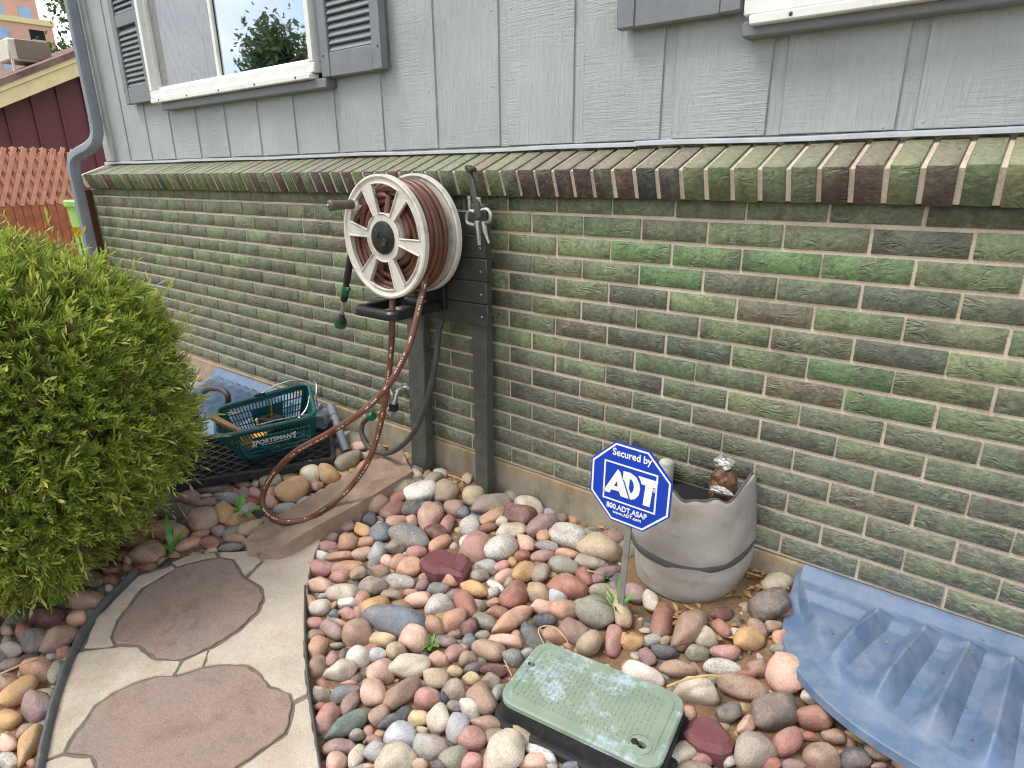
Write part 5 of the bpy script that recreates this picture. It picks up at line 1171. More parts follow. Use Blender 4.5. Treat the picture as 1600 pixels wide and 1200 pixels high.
# one crop of the survey per block: origin x, origin y, scale; stones as u v width height tilt colour
STONES = [
 (470, 720, 6.154, "1095 140 160 120 -5 t;1215 135 90 80 20 v;1335 120 120 110 -40 l;1290 175 190 130 25 k;960 250 290 170 20 k;1160 295 300 220 10 s;1400 290 230 230 60 t;1470 450 180 170 40 b;1560 490 130 140 60 n;720 415 250 220 10 b;930 360 180 110 10 r;890 465 230 170 35 P;1110 460 250 150 -5 d;1245 530 260 190 45 y;1065 575 110 120 0 y;920 595 190 160 30 y;1415 615 180 130 30 p;540 520 150 170 50 v;670 570 150 130 0 d;375 610 260 190 -10 v;595 670 180 140 -20 o;770 690 210 190 20 n;450 780 200 180 20 c;620 790 140 110 0 c;280 745 170 110 10 v;245 830 210 110 10 p;1050 740 340 230 -20 q;900 830 230 140 20 k;1310 700 210 150 -25 m;1340 800 220 130 15 c;1110 880 190 120 10 p;370 915 260 100 8 c;190 920 140 100 10 w;595 900 190 120 10 y;740 870 200 150 60 g;1360 960 480 250 -10 M;830 970 130 120 -20 y;940 970 200 150 20 c;1035 1030 220 180 -20 c;180 1035 220 170 -15 p;440 1030 290 150 10 c;720 985 170 110 20 q;755 1060 190 130 0 b;560 1080 190 110 25 t"),
 (720, 740, 6.154, "75 50 120 110 -30 t;120 205 220 190 20 t;290 300 340 190 15 e;310 410 260 140 25 c;395 460 110 110 0 l;640 300 270 180 -25 l;575 400 260 200 -10 m;790 490 300 190 25 v;970 440 110 110 0 m;240 525 210 90 15 r;90 500 200 180 10 s;490 550 280 140 5 l;45 655 160 100 60 w;160 710 300 250 40 p;370 720 300 250 -5 s;615 665 200 150 -35 y;795 600 140 130 20 c;820 700 220 110 -5 q;1045 595 360 260 -15 s;1330 710 390 260 -15 t;1240 855 280 130 -10 e;795 800 220 120 10 p;1025 770 210 110 -10 c;590 790 170 120 0 r;990 890 280 170 -10 k;610 940 240 190 20 o;770 960 180 170 50 e;265 900 190 140 -20 g;400 900 160 110 15 p;415 990 190 150 15 y;175 990 180 130 15 e;130 930 100 90 30 y;490 850 90 100 0 o"),
 (720, 880, 6.154, "130 250 280 170 -20 o;335 225 170 100 -30 w;310 290 110 110 -40 s;45 390 260 180 -70 r;170 405 140 120 0 e;315 380 150 90 10 c;520 300 290 220 55 r;470 200 110 110 40 e;350 475 190 120 0 r;215 560 230 150 -40 k;500 540 420 200 30 c;80 620 160 170 0 m;750 280 230 190 -10 t;925 320 190 150 5 L;1030 230 360 240 -15 r;1190 130 190 140 -60 r;770 430 190 150 0 y;1000 460 270 200 0 c;1300 480 330 290 -40 k;1365 270 220 170 -20 e;1400 90 260 100 10 v;1320 160 120 100 0 v;1490 200 200 120 70 d;1520 420 330 190 -75 t;805 560 220 140 0 d;690 710 290 190 -55 d;890 700 220 160 0 c;1090 660 280 200 -40 v;1240 780 230 230 20 t;1470 730 290 160 75 p;210 700 140 90 0 k;80 760 150 140 0 n;430 750 300 160 -5 y;270 840 300 190 -25 b;510 920 210 160 -40 q;630 880 150 110 10 g;70 930 170 150 20 b;25 820 100 100 0 p;150 1010 290 110 15 d;320 1030 240 150 -5 m;1570 740 100 140 0 o"),
 (470, 880, 6.154, "375 130 160 130 0 p;175 210 230 150 -5 y;400 290 280 180 -5 l;700 230 270 170 15 e;955 180 250 140 -10 s;90 370 180 120 -60 c;215 320 90 60 0 g;180 430 190 160 10 l;315 405 90 60 45 o;325 490 90 80 0 n;445 380 180 120 5 w;595 350 170 140 50 p;450 490 170 120 -10 p;565 480 110 130 0 p;720 425 270 200 35 o;920 550 520 320 -20 n;880 305 200 120 -5 b;1125 355 240 150 5 y;1060 280 130 70 0 p;1320 260 190 140 -10 n;1160 220 120 110 0 v;1215 130 160 80 10 b;1435 140 210 180 -15 c;1340 410 270 180 10 s;120 590 180 140 -20 p;290 650 220 170 -70 v;140 700 180 110 20 b;530 670 275 275 0 b;380 580 120 80 -20 y;165 820 240 150 55 c;350 795 130 60 0 k;785 745 240 140 5 z;1080 735 280 250 -20 y;1400 760 230 150 -10 d;1275 600 230 200 0 c;1470 550 240 190 20 c;1475 690 130 80 0 v;305 915 160 120 60 p;410 880 140 90 60 d;165 985 210 150 60 b;555 910 250 220 30 w;735 890 180 150 20 L;920 850 190 170 30 t;380 1040 310 200 25 l;770 1040 260 220 40 y;1040 1000 380 230 10 l;1320 930 190 160 -15 y;1490 870 230 150 25 p;1480 1045 140 120 0 z"),
 (470, 1040, 6.154, "200 280 185 170 0 e;430 270 280 160 25 n;475 360 260 140 55 v;460 180 230 80 5 p;700 260 300 230 80 y;960 270 390 220 45 b;1300 130 240 230 0 t;1220 325 240 210 30 p;1480 245 240 190 -5 e;1370 310 100 110 0 d;260 515 290 190 60 p;465 560 480 220 32 G;760 490 220 180 40 b;880 540 360 130 25 d;1120 515 190 150 0 z;1320 510 270 215 80 l;1165 630 120 80 10 t;1480 400 150 120 0 q;1510 600 280 200 75 L;970 680 290 250 5 L;1250 780 320 260 -10 g;375 790 330 150 5 v;540 870 250 140 60 l;340 930 230 170 50 y;730 830 210 200 20 g;920 900 400 250 20 l;1460 890 250 240 0 k;1145 950 160 140 0 t;1590 700 200 130 80 c;720 720 180 120 -10 r;540 660 150 110 30 e;200 400 130 80 0 r;650 970 180 60 0 y;1330 960 130 120 0 d"),
 (700, 1040, 6.154, "230 130 180 150 -15 z;415 160 180 160 -20 k;330 330 300 230 -60 b;215 415 210 160 -70 w;360 570 310 180 -5 b;240 710 250 240 0 p;460 690 200 200 0 e;690 665 270 170 -60 t;530 850 410 330 25 l;900 850 310 160 -25 s;830 930 260 150 5 y;230 930 230 180 30 p;1230 960 250 130 0 n;1000 975 100 80 0 g;480 260 200 110 60 g"),
 (960, 900, 5.333, "165 150 170 140 -50 v;305 210 180 140 -60 l;405 365 260 170 80 r;620 450 340 240 60 b;760 510 190 150 0 l;885 440 160 125 -60 r;895 320 190 100 0 m;1290 230 290 270 0 E;1120 530 230 190 20 o;1190 440 180 150 -40 b;1330 420 140 100 0 b;1390 510 150 140 0 c;265 460 110 50 0 l;155 550 170 150 0 o;310 540 160 110 10 g;420 640 210 120 -20 d;275 670 160 120 -50 v;430 540 100 80 30 b;580 570 220 110 10 b;695 640 180 140 10 k;920 640 240 140 -15 p;900 770 460 140 -8 s;1200 760 150 150 0 b;1400 610 190 90 -10 k;1440 810 330 280 -35 y;530 780 290 150 -10 b;240 815 420 150 -25 w;680 970 360 210 -10 l;1060 940 410 220 -15 b;840 870 160 80 0 k;1100 820 200 80 -10 r"),
 (1000, 1040, 5.333, "595 540 450 250 -25 M;740 390 190 190 0 E;890 500 180 130 70 y;1130 395 370 310 30 E;1460 270 240 150 -15 l;1450 440 280 230 -10 r;950 710 350 280 10 e;1240 650 250 220 -40 P;340 740 290 190 30 l;510 800 190 130 0 P;735 790 140 120 0 w;1090 820 160 100 0 r;1280 830 180 100 0 v;590 740 130 90 -40 y"),
 (1200, 1040, 6.667, "560 930 350 280 -5 b;900 970 310 210 -5 d;690 740 240 170 -10 b;950 730 290 140 -15 z;1150 900 310 200 -15 b;1150 1040 230 80 0 v;1430 1030 280 120 -15 y;430 740 170 80 0 r;790 520 140 120 0 r"),
 (0, 880, 6.154, "820 360 380 180 5 b;740 545 200 160 10 c;550 730 370 230 30 b;330 740 280 260 0 E;620 870 200 160 40 r;230 660 170 170 -30 r;110 820 220 160 -10 e;110 980 230 130 15 v;360 1020 300 230 0 c;560 1050 250 150 60 k;745 680 80 80 0 b;1080 170 170 120 0 r;900 190 190 100 0 E;560 270 200 120 0 b;870 500 130 100 60 k;1420 50 150 90 0 r;80 650 150 120 0 b;950 30 160 70 0 c;1060 80 120 80 0 r;1060 250 90 90 0 g"),
 (0, 1030, 6.667, "90 240 240 200 0 b;210 340 470 220 30 o;380 505 340 300 0 v;90 640 240 220 0 o;80 880 210 200 0 y;310 900 430 230 65 o;280 750 230 130 30 b;80 1060 210 160 0 s;340 1090 100 100 0 r;10 800 100 60 0 r"),
 (190, 730, 6.154, "270 830 300 210 10 b;430 620 330 220 -5 c;775 515 260 250 -20 b;990 440 230 200 70 o;1020 300 270 130 -10 q;890 200 420 110 5 k;660 300 200 140 -10 v;480 420 330 170 0 E;820 340 180 90 15 v;800 280 120 60 0 c;1180 270 170 110 70 v;1100 240 110 80 0 r;1170 170 150 90 0 v;1290 150 90 90 0 l;1420 140 200 150 0 k;1050 770 220 90 5 n;1100 690 180 80 0 c;850 730 200 120 0 r;620 750 280 120 10 c;750 660 170 90 10 p;1230 590 250 130 15 t;930 620 130 110 20 v;1200 410 170 120 20 g;620 555 110 90 0 E;1430 260 120 110 0 p;1430 340 130 120 -20 p;1280 260 110 110 0 p;380 900 140 80 30 r;60 890 110 100 20 c;250 965 140 70 5 r"),
 (420, 680, 6.154, "240 535 350 210 15 o;400 370 210 180 40 l;200 400 180 110 10 t;580 370 190 180 30 o;750 240 260 160 25 k;850 110 160 90 -5 y;650 190 160 90 80 c;800 50 220 140 0 k;50 430 120 130 0 k;40 550 100 110 0 v;40 650 110 110 0 p;460 490 120 90 20 b"),
]
def stone_shape(seed, sub=3, sharp=8.0):
    """rounded pebble: a soft intersection of random planes"""
    bm = bmesh.new(); bmesh.ops.create_icosphere(bm, subdivisions=sub, radius=1.0); rs = np.random.default_rng(seed)
    V = np.array([v.co[:] for v in bm.verts]); F = np.array([[x.index for x in f.verts] for f in bm.faces]); bm.free()
    n = rs.normal(size=(18, 3)); n /= np.linalg.norm(n, axis=1)[:, None]; n = np.concatenate([n, -n[:9]]); h = rs.uniform(0.76, 1.12, len(n))
    D = np.maximum(V@n.T, 0)/h; r = (D**sharp).sum(1)**(-1/sharp); P = V*r[:, None]
    lo, hi = P.min(0), P.max(0); P = (P-(lo+hi)/2)/((hi-lo)/2); return P, F
_shapes = [stone_shape(100+i, 3, [8.0, 12.0, 18.0, 7.0][i % 4]) for i in range(20)]
_stone_me = []
for i, (P, F) in enumerate(_shapes):
    _stone_me.append(mesh_np('river_stone', P, F, 'stone', smooth=True))
def solve_stone(px, py, w, h, ang):
    """find the pebble lying on the ground whose outline has this size in the survey picture"""
    p = ground_hit(px, py, 0.018)
    Jm = np.stack([(pj(p+d)-pj(p-d))/2e-3 for d in np.eye(3)*1e-3], 1); th = math.radians(-ang)
    Rm = np.array([[math.cos(th), -math.sin(th)], [math.sin(th), math.cos(th)]]); Sg = Rm@np.diag([(w/2)**2, (h/2)**2])@Rm.T
    Mh = Jm[:, :2]; vz = Jm[:, 2]; c = 0.80*min(w, h)/2/np.linalg.norm(vz)
    for _ in range(12):
        Q = np.linalg.inv(Mh)@(Sg-c*c*np.outer(vz, vz))@np.linalg.inv(Mh).T; ev, U = np.linalg.eigh(Q)
        if ev[0] > 0 and math.sqrt(ev[0]) > 0.75*c: break
        c *= 0.88
    ax = np.sqrt(np.maximum(ev, 1e-6)); ax[1] = min(ax[1], 2.4*ax[0])
    zc = max(0.012, 0.55*c); p = ground_hit(px, py, zc)
    return p, U[:, 1], ax[1], ax[0], c
M['maroon_stone'] = mat_plain('maroon_sandstone', (112, 66, 70), 0.75, var=0.16, scale=22, bump=0.4, bscale=160, dirt=((150, 118, 112), 0.35))
def maroon_slab(middle):
    ox, oy, sc, pts, z = (470, 720, 6.154, [(1135, 955), (1185, 890), (1250, 850), (1330, 825), (1400, 838), (1450, 868), (1500, 878), (1560, 868), (1625, 905), (1640, 960), (1590, 1050), (1555, 1090), (1500, 1082), (1400, 1050), (1300, 1062), (1200, 1020)], 0.054) if middle else \
                         (1000, 1040, 5.333, [(360, 525), (400, 450), (455, 390), (520, 395), (590, 400), (650, 425), (700, 480), (760, 550), (805, 605), (770, 680), (700, 712), (600, 690), (500, 655), (410, 590)], 0.05)
    W = [onZ(ox+u/sc, oy+v/sc, z)[:2] for u, v in pts]; P2 = []
    for i in range(len(W)):
        a, b = W[i], W[(i+1) % len(W)]; P2 += [tuple(a), tuple((a+b)/2+rng.normal(0, 0.001, 2))]
    return MB().prism(P2, 0.0, z, inset=0.013).build('river_stone', 'maroon_stone', None, angle=30)
def build_stones():
    rows = []
    for ox, oy, sc, txt in STONES:
        for q in txt.split(';'):
            u, v, w, h, a, col = q.split(); rows.append((ox+float(u)/sc, oy+float(v)/sc, float(w)/sc, float(h)/sc, float(a), col))
    rows.sort(key=lambda r: -r[2]*r[3]); out = []; discs = []
    marks = {'green valve lid': (925, 1100), 'yard sign stake': (972, 950), 'fabric pot': (1090, 930), 'right wooden post': (762, 752), 'left wooden post': (662, 715), 'blue well cover': (1300, 1060), 'maroon flat stone': (700, 876), 'big slate stone': (620, 970),
             'teal basket': (440, 705), 'left rubber edging': (110, 1010), 'brown slab': (500, 800), 'right path edging': (483, 1010), 'upper red flagstone': (290, 950)}
    pile = []
    for i, (px, py, w, h, a, col) in enumerate(rows):
        p, e1, A, B, c = solve_stone(px, py, w*1.14, h*1.14, a); discs.append((p[0], p[1], A*0.8, B*0.8))
        tone = np.array(lin(SC[col])); tone = (tone*0.80+tone.mean()*0.20)*random.uniform(0.98, 1.26)
        if col == 'M':
            o = maroon_slab(px < 900); out.append((o, px, py, col)); continue
        if i >= 300: pile.append((p, e1, A, B, c, tone, SPK.get(col, 0.05))); continue
        o = bpy.data.objects.new('river_stone', _stone_me[random.randrange(20)]); C.objects.link(o)
        yaw = math.atan2(e1[1], e1[0])+(math.pi if random.random() < 0.5 else 0)
        o.matrix_world = Matrix.Translation(p) @ Matrix.Rotation(yaw, 4, 'Z') @ Matrix.Rotation(random.uniform(-0.12, 0.12), 4, 'X') @ Matrix.Diagonal((A, B, c, 1))
        o.color = (*tone, SPK.get(col, 0.05)*random.uniform(0.7, 1.2)); out.append((o, px, py, col))
    # labels: colour, the nearest findable thing, the side of it, and the rank among its like there
    groups = {}
    for o, px, py, col in out:
        nm = min(marks, key=lambda k: (marks[k][0]-px)**2+(marks[k][1]-py)**2); mx_, my_ = marks[nm]; dx, dy = px-mx_, py-my_
        side = ('right of' if dx > 0 else 'left of') if abs(dx) > abs(dy) else ('below' if dy > 0 else 'above')
        groups.setdefault((SN[col], nm, side), []).append((math.hypot(dx, dy), o))
    ordn = ['nearest', 'second nearest', 'third nearest', 'fourth nearest', 'fifth nearest', 'sixth nearest', 'seventh nearest', 'eighth nearest', 'ninth nearest', 'tenth nearest', 'eleventh nearest', 'twelfth nearest']
    for (cn, nm, side), l in groups.items():
        l.sort(key=lambda q: q[0])
        for k, (d, o) in enumerate(l):
            lab = f'{cn} river stone {side} the {nm}' if len(l) == 1 else f'{cn} river stone, {ordn[min(k, 11)]} of its colour {side} the {nm}'
            tag(o, lab, 'stone', 'river stones')
    for o, px, py, col in out:
        if col == 'M': tag(o, 'large flat maroon stone in the middle of the stone bed' if px < 900 else 'wedge shaped maroon stone at the lower right corner of the valve box')
        if col == 'n' and abs(px-619) < 6: tag(o, 'biggest slate grey boulder of the stone bed, beside the round brown stone')
    # ---- the mass of smaller pebbles that fills the gaps and runs on outside the picture
    V = []; F = []; T = []; nv = 0
    base = [stone_shape(300+i, 2, 8.0) for i in range(12)]
    def put(p, e1, A, B, c, tone, spk, shape=None):
        nonlocal nv
        P, Fc = shape or base[random.randrange(12)]; y = math.atan2(e1[1], e1[0]); R = np.array([[math.cos(y), -math.sin(y), 0], [math.sin(y), math.cos(y), 0], [0, 0, 1]])
        q = (P*np.array([A, B, c]))@R.T+p; V.append(q); F.append(Fc+nv); nv += len(q); T.append(np.tile(np.array([*tone, spk]), (len(q), 1)))
    for s_ in pile: put(*s_, shape=_shapes[random.randrange(20)])
    poly = np.array(PATH2D)
    def inpath(x, y):
        c = False; n = len(poly)
        for i in range(n):
            a, b = poly[i], poly[i-1]
            if (a[1] > y) != (b[1] > y) and x < (b[0]-a[0])*(y-a[1])/(b[1]-a[1])+a[0]: c = not c
        return c
    D = np.array(discs); O, ex, ey, L, Wd = VB; extra = np.zeros((0, 3)); keys = [k for k in SC if k not in 'MG']
    cell = {}
    def clash(x, y, r):
        if len(D) and (((x-D[:, 0])**2+(y-D[:, 1])**2) < (np.minimum(D[:, 2], D[:, 3])*0.72+r*0.8)**2).any(): return True
        i, j = int(x//0.1), int(y//0.1)
        for a in (-1, 0, 1):
            for b in (-1, 0, 1):
                for (X, Y, R) in cell.get((i+a, j+b), ()):
                    if (x-X)**2+(y-Y)**2 < (r*0.82+R*0.82)**2: return True
        return False
    for r, tries in ((0.050, 1500), (0.038, 2500), (0.028, 5000), (0.020, 9000), (0.013, 12000), (0.008, 9000)):
        for _ in range(tries):
            x, y = random.uniform(-2.6, 2.2), random.uniform(-2.3, 0.0)
            if x < -0.1 and y < -1.9: continue
            if inpath(x, y): continue
            q = np.array([x, y, 0])-O
            if abs(q@ex) < L/2+0.02+r*0.4 and abs(q@ey) < Wd/2+0.02+r*0.4: continue
            if 0.58 < x < 0.97 and y > -0.23-r: continue
            if x > 1.05 and y > -0.45*math.sqrt(max(0, 1-((x-1.652)/0.575)**2))+0.03: continue
            if -0.45 < x < 0.0 and y > -0.09 and r > 0.02: continue
            bare = 0.66 < x < 1.25 and -0.62 < y < -0.16
            if bare and (r > 0.022 or random.random() < 0.6): continue
            if clash(x, y, r): continue
            if -0.75 < x < -0.25 and -0.9 < y < -0.05 and abs((x+0.50)*0.99) < 0.10: continue
            rr = r*random.uniform(0.85, 1.12); cell.setdefault((int(x//0.1), int(y//0.1)), []).append((x, y, rr)); k = random.choice(keys)
            put(np.array([x, y, float(gz(x, y))+rr*0.05-0.004]), np.array([math.cos(r_ := random.uniform(0, 6.28)), math.sin(r_)]), rr*random.uniform(1.0, 1.35), rr*random.uniform(0.75, 1.0), rr*random.uniform(0.5, 0.8), np.array(lin(SC[k]))*random.uniform(0.75, 1.0), SPK.get(k, 0.05))
    me = mesh_np('pebbles', np.concatenate(V), np.concatenate(F), 'pebble', np.concatenate(T), smooth=True)
    o = bpy.data.objects.new('pebbles', me); C.objects.link(o); tag(o, 'small mixed pebbles filling the gaps between the river stones', 'pebbles', kind='stuff')
build_stones()

# ================================================================== juniper shrub
def spray_field(pos, nrm, length, cols_base, cols_tip, k=15, width=0.0045, droop=0.2, spread=0.9, seed=1):
    """feathery shoots: for every shoot a curved stem with k narrow side twigs; returns V, F(quads), T"""
    rs = np.random.default_rng(seed); n = len(pos); Vs = []; Ts = []
    a = np.cross(nrm, rs.normal(size=(n, 3))); a /= np.linalg.norm(a, axis=1)[:, None]; b = np.cross(nrm, a)
    for i in range(k+1):
        f = i/k                                                    # place along the stem
        root = pos+nrm*(length*f)[:, None]+np.array([0, 0, -1.0])*(droop*length*f*f)[:, None]
        if i == k: d = nrm+0.2*rs.normal(size=(n, 3)); L = length*0.38
        else:
            th = i*2.4+rs.normal(0, 0.4, n); d = nrm*0.95+(a*np.cos(th)[:, None]+b*np.sin(th)[:, None])*spread+0.15*rs.normal(size=(n, 3)); L = length*(0.52-0.24*f)*rs.uniform(0.7, 1.2, n)
        d /= np.linalg.norm(d, axis=1)[:, None]; sd = np.cross(d, rs.normal(size=(n, 3))); sd /= np.linalg.norm(sd, axis=1)[:, None]
        w = width*rs.uniform(0.7, 1.3, n); tip = root+d*L[:, None]; mid = root+d*(L*0.55)[:, None]
        Vs.append(np.stack([root-sd*(w*0.35)[:, None], mid-sd*(w*0.6)[:, None], tip, mid+sd*(w*0.6)[:, None]], 1))
        c0 = cols_base*(1-0.5*f)+cols_tip*(0.5*f); c1 = cols_base*(0.55-0.5*f*0.9)+cols_tip*(0.45+0.5*f*0.9); Ts.append(np.stack([c0, (c0+c1)/2, c1, (c0+c1)/2], 1))
    V = np.concatenate(Vs).reshape(-1, 3); T = np.concatenate(Ts).reshape(-1, 3); F = np.arange(len(V)).reshape(-1, 4); return V, F, T
def build_juniper():
    c = np.array([-1.06, -1.325, 0.535]); rad = np.array([0.535, 0.535, 0.555]); rs = np.random.default_rng(11)
    sh = thing('juniper_shrub', 'dense rounded green juniper shrub with yellow tipped shoots at the left', 'shrub', (c[0], c[1], 0))
    bumps = rs.normal(size=(60, 3)); bumps /= np.linalg.norm(bumps, axis=1)[:, None]; amp = rs.uniform(-0.035, 0.07, 60)
    def surf(d):
        g = 1+(np.exp(-((1-d@bumps.T)/0.035))*amp).sum(1); p = d*rad*g[:, None]
        low = np.clip((-p[:, 2]-0.12)/0.4, 0, 1); p[:, :2] *= (1-0.30*low**1.4)[:, None]; return p
    N = 16500; d = rs.normal(size=(N, 3)); d /= np.linalg.norm(d, axis=1)[:, None]
    d = d[(d[:, 2] > -0.86)]; view = (CAM-c)/np.linalg.norm(CAM-c); keep = (d@view > -0.35) | (rs.random(len(d)) < 0.35); d = d[keep]
    depth = rs.uniform(0.80, 1.0, len(d))**0.8; p = surf(d)*depth[:, None]+c; p[:, 2] = np.maximum(p[:, 2], 0.03)
    nr = d/rad*rad.mean(); nr = nr*0.75+np.array([0, 0, 0.32])+0.42*rs.normal(size=d.shape); nr /= np.linalg.norm(nr, axis=1)[:, None]
    L = rs.uniform(0.038, 0.075, len(d))*np.where(rs.random(len(d)) < 0.15, 1.35, 1.0); tone = rs.uniform(0.6, 1.35, len(d))[:, None]
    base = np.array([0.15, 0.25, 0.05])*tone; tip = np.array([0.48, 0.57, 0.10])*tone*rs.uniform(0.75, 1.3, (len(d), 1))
    old = rs.random(len(d)) < 0.06; base[old] = np.array([0.10, 0.075, 0.035]); tip[old] = np.array([0.17, 0.14, 0.05])
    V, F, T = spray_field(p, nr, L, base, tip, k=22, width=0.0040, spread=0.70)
    # long pale yellow leaders
    M2 = 900; d2 = rs.normal(size=(M2, 3)); d2 /= np.linalg.norm(d2, axis=1)[:, None]; d2 = d2[(d2[:, 2] > -0.75) & (d2@view > -0.3)]
    p2 = surf(d2)*0.985+c; n2_ = d2*0.5+np.array([0.05, -0.05, 0.25])+0.55*rs.normal(size=d2.shape); n2_ /= np.linalg.norm(n2_, axis=1)[:, None]; L2 = rs.uniform(0.06, 0.13, len(d2)); one = np.ones((len(d2), 1))
    V2, F2, T2 = spray_field(p2, n2_, L2, np.array([0.26, 0.32, 0.06])*one, np.array([0.62, 0.60, 0.16])*one, k=6, width=0.0062, droop=-0.1, spread=0.35, seed=5)
    cr = bpy.data.objects.new('crown', mesh_np('crown', np.concatenate([V, V2]), np.concatenate([F, F2+len(V)]), 'juniper', np.concatenate([T, T2]))); C.objects.link(cr); cr.parent = sh; cr.matrix_parent_inverse = sh.matrix_world.inverted()
    # opaque dark green core, added to block views through the shrub, and its stems
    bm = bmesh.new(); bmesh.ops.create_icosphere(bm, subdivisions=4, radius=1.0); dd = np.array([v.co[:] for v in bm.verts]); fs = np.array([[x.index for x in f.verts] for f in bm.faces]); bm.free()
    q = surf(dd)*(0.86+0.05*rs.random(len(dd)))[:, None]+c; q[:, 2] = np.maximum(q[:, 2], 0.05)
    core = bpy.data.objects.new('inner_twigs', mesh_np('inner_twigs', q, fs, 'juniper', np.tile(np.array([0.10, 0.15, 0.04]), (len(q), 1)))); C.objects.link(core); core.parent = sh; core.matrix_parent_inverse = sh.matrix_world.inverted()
    for i in range(6):
        a = i*1.05; t = np.array([c[0]+0.3*math.cos(a), c[1]+0.3*math.sin(a), 0.45]); MB().tube([(c[0]+0.05*math.cos(a), c[1]+0.05*math.sin(a), -0.05), (c[0]+0.15*math.cos(a), c[1]+0.15*math.sin(a), 0.2), t], [0.022, 0.016, 0.008], 7).build('stem', 'bark', sh)
build_juniper()

# ================================================================== small plants and litter
def weed(label, px, py, blades, L, wid, up=0.6, seed=0):
    p = ground_hit(px, py, 0.0); rs = np.random.default_rng(seed); w = thing('weed', label, 'weed', p)
    for i in range(blades):
        a = rs.uniform(0, 6.28); dr = np.array([math.cos(a), math.sin(a), 0]); l = L*rs.uniform(0.7, 1.1); pts = []
        for t in np.linspace(0, 1, 7): pts.append(p+dr*l*t*(0.4+0.6*t)+np.array([0, 0, l*up*(t-0.45*t*t)*1.5]))
        sd = np.array([-dr[1], dr[0], 0.15]); V = []; wd = wid*rs.uniform(0.7, 1.2)
        for t, q in zip(np.linspace(0, 1, 7), pts):
            k = wd*(math.sin(math.pi*min(1, t*0.85+0.12))**0.7)*(1+0.25*math.sin(t*20)); V += [q-sd*k+np.array([0, 0, 0.3*k]), q, q+sd*k+np.array([0, 0, 0.3*k])]
        fs = []
        for j in range(6): fs += [(3*j, 3*j+1, 3*j+4, 3*j+3), (3*j+1, 3*j+2, 3*j+5, 3*j+4)]
        MB().add(V, fs).build('leaf', 'weed', w, angle=60)
weed('leafy green weed under the hose loop next to the brown slab', 383, 808, 9, 0.12, 0.012, 0.55, 3)
weed('upright green weed between the stones above the upper red flagstone', 270, 868, 6, 0.10, 0.008, 1.2, 5)
weed('tuft of grass at the foot of the yard sign stake', 964, 968, 8, 0.085, 0.004, 1.3, 8)
weed('tiny green weed right of the big slate stone', 672, 1014, 12, 0.035, 0.007, 0.9, 9)
weed('small grey green weed below the left side of the shrub', 82, 957, 8, 0.06, 0.008, 0.9, 12)
weed('tiny weed left of the sign stake among the stones', 952, 906, 8, 0.025, 0.005, 0.9, 14)

def litter():
    lv = MB(); rs = np.random.default_rng(4)
    for cx, cy, sx, sy, n in ((1190, 905, 26, 22, 46), (1062, 970, 22, 14, 16), (1155, 980, 22, 14, 14), (1105, 985, 60, 40, 16), (722, 762, 14, 10, 12), (605, 700, 20, 8, 14), (900, 820, 60, 12, 14)):
        for _ in range(n):
            p = ground_hit(cx+rs.normal()*sx, cy+rs.normal()*sy, 0.012); p[1] = min(p[1], -0.012)
            p[2] = float(gz(p[0], p[1]))+rs.uniform(0.004, 0.02)
            a = rs.uniform(0, 6.28); u = np.array([math.cos(a), math.sin(a), rs.normal()*0.25]); v = np.array([-math.sin(a), math.cos(a), rs.normal()*0.25]); l, w = rs.uniform(0.010, 0.024), rs.uniform(0.004, 0.009)
            lv.add([p-u*l, p-v*w+(0, 0, .003), p+u*l, p+v*w+(0, 0, .004), p+(0, 0, -.002)], [(0, 1, 4), (1, 2, 4), (2, 3, 4), (3, 0, 4)])
    for _ in range(12):                                            # bits that have blown onto the blue cover
        x, y = rs.uniform(1.12, 1.62), rs.uniform(-0.34, -0.03); l, w = rs.uniform(0.003, 0.007), rs.uniform(0.0012, 0.0025); a = rs.uniform(0, 6.28)
        hit, loc, nrm, idx = cov.ray_cast(Vector((x-1.652, y, 0.5)), Vector((0, 0, -1)))
        if not hit: continue
        p = np.array([x, y, loc[2]+0.0075]); u = np.array([math.cos(a), math.sin(a), 0]); v = np.array([-math.sin(a), math.cos(a), 0])
        lv.add([p-u*l, p-v*w+(0, 0, .001), p+u*l, p+v*w+(0, 0, .002), p+(0, 0, -.002)], [(0, 1, 4), (1, 2, 4), (2, 3, 4), (3, 0, 4)])
    tag(lv.build('fallen_leaves', 'dryleaf', smooth=False), 'dry brown leaf bits on the soil round the fabric pot', 'leaves', kind='stuff')
    def straw(label, pts, r=0.0022, z=0.05):
        tag(MB().tube(spline([ground_hit(px, py, zz) for px, py, zz in pts], 6), r, 6).build('dry_stalk', 'straw'), label, 'stalk')
    straw('long curved straw coloured stalk right of the valve lid', [(1042, 1073, .065), (1068, 1063, .075), (1100, 1056, .08), (1125, 1057, .07), (1138, 1064, .06)], 0.003)
    straw('bent pale root lying over dark stones above the valve lid', [(852, 1010, .06), (841, 985, .075), (853, 978, .085), (870, 983, .08), (884, 998, .07), (888, 1008, .06)], 0.0018)
    straw('thin straw left of the black valve box corner', [(788, 1032, .07), (795, 1046, .075), (800, 1056, .07)], 0.0016)
    straw('pale straw lying by the left rubber edging', [(0, 1053, .05), (30, 1040, .06), (57, 1028, .06)], 0.0025)
    straw('short straw below the hose loop near the shrub', [(277, 786, .06), (285, 799, .06), (292, 811, .05)], 0.002)
    straw('straw between the two wooden post feet', [(700, 742, .07), (712, 745, .09), (726, 752, .08)], 0.0025)
    straw('straw crossing the stones left of the sign stake', [(917, 891, .06), (930, 894, .07), (943, 897, .06)], 0.0018)
litter()

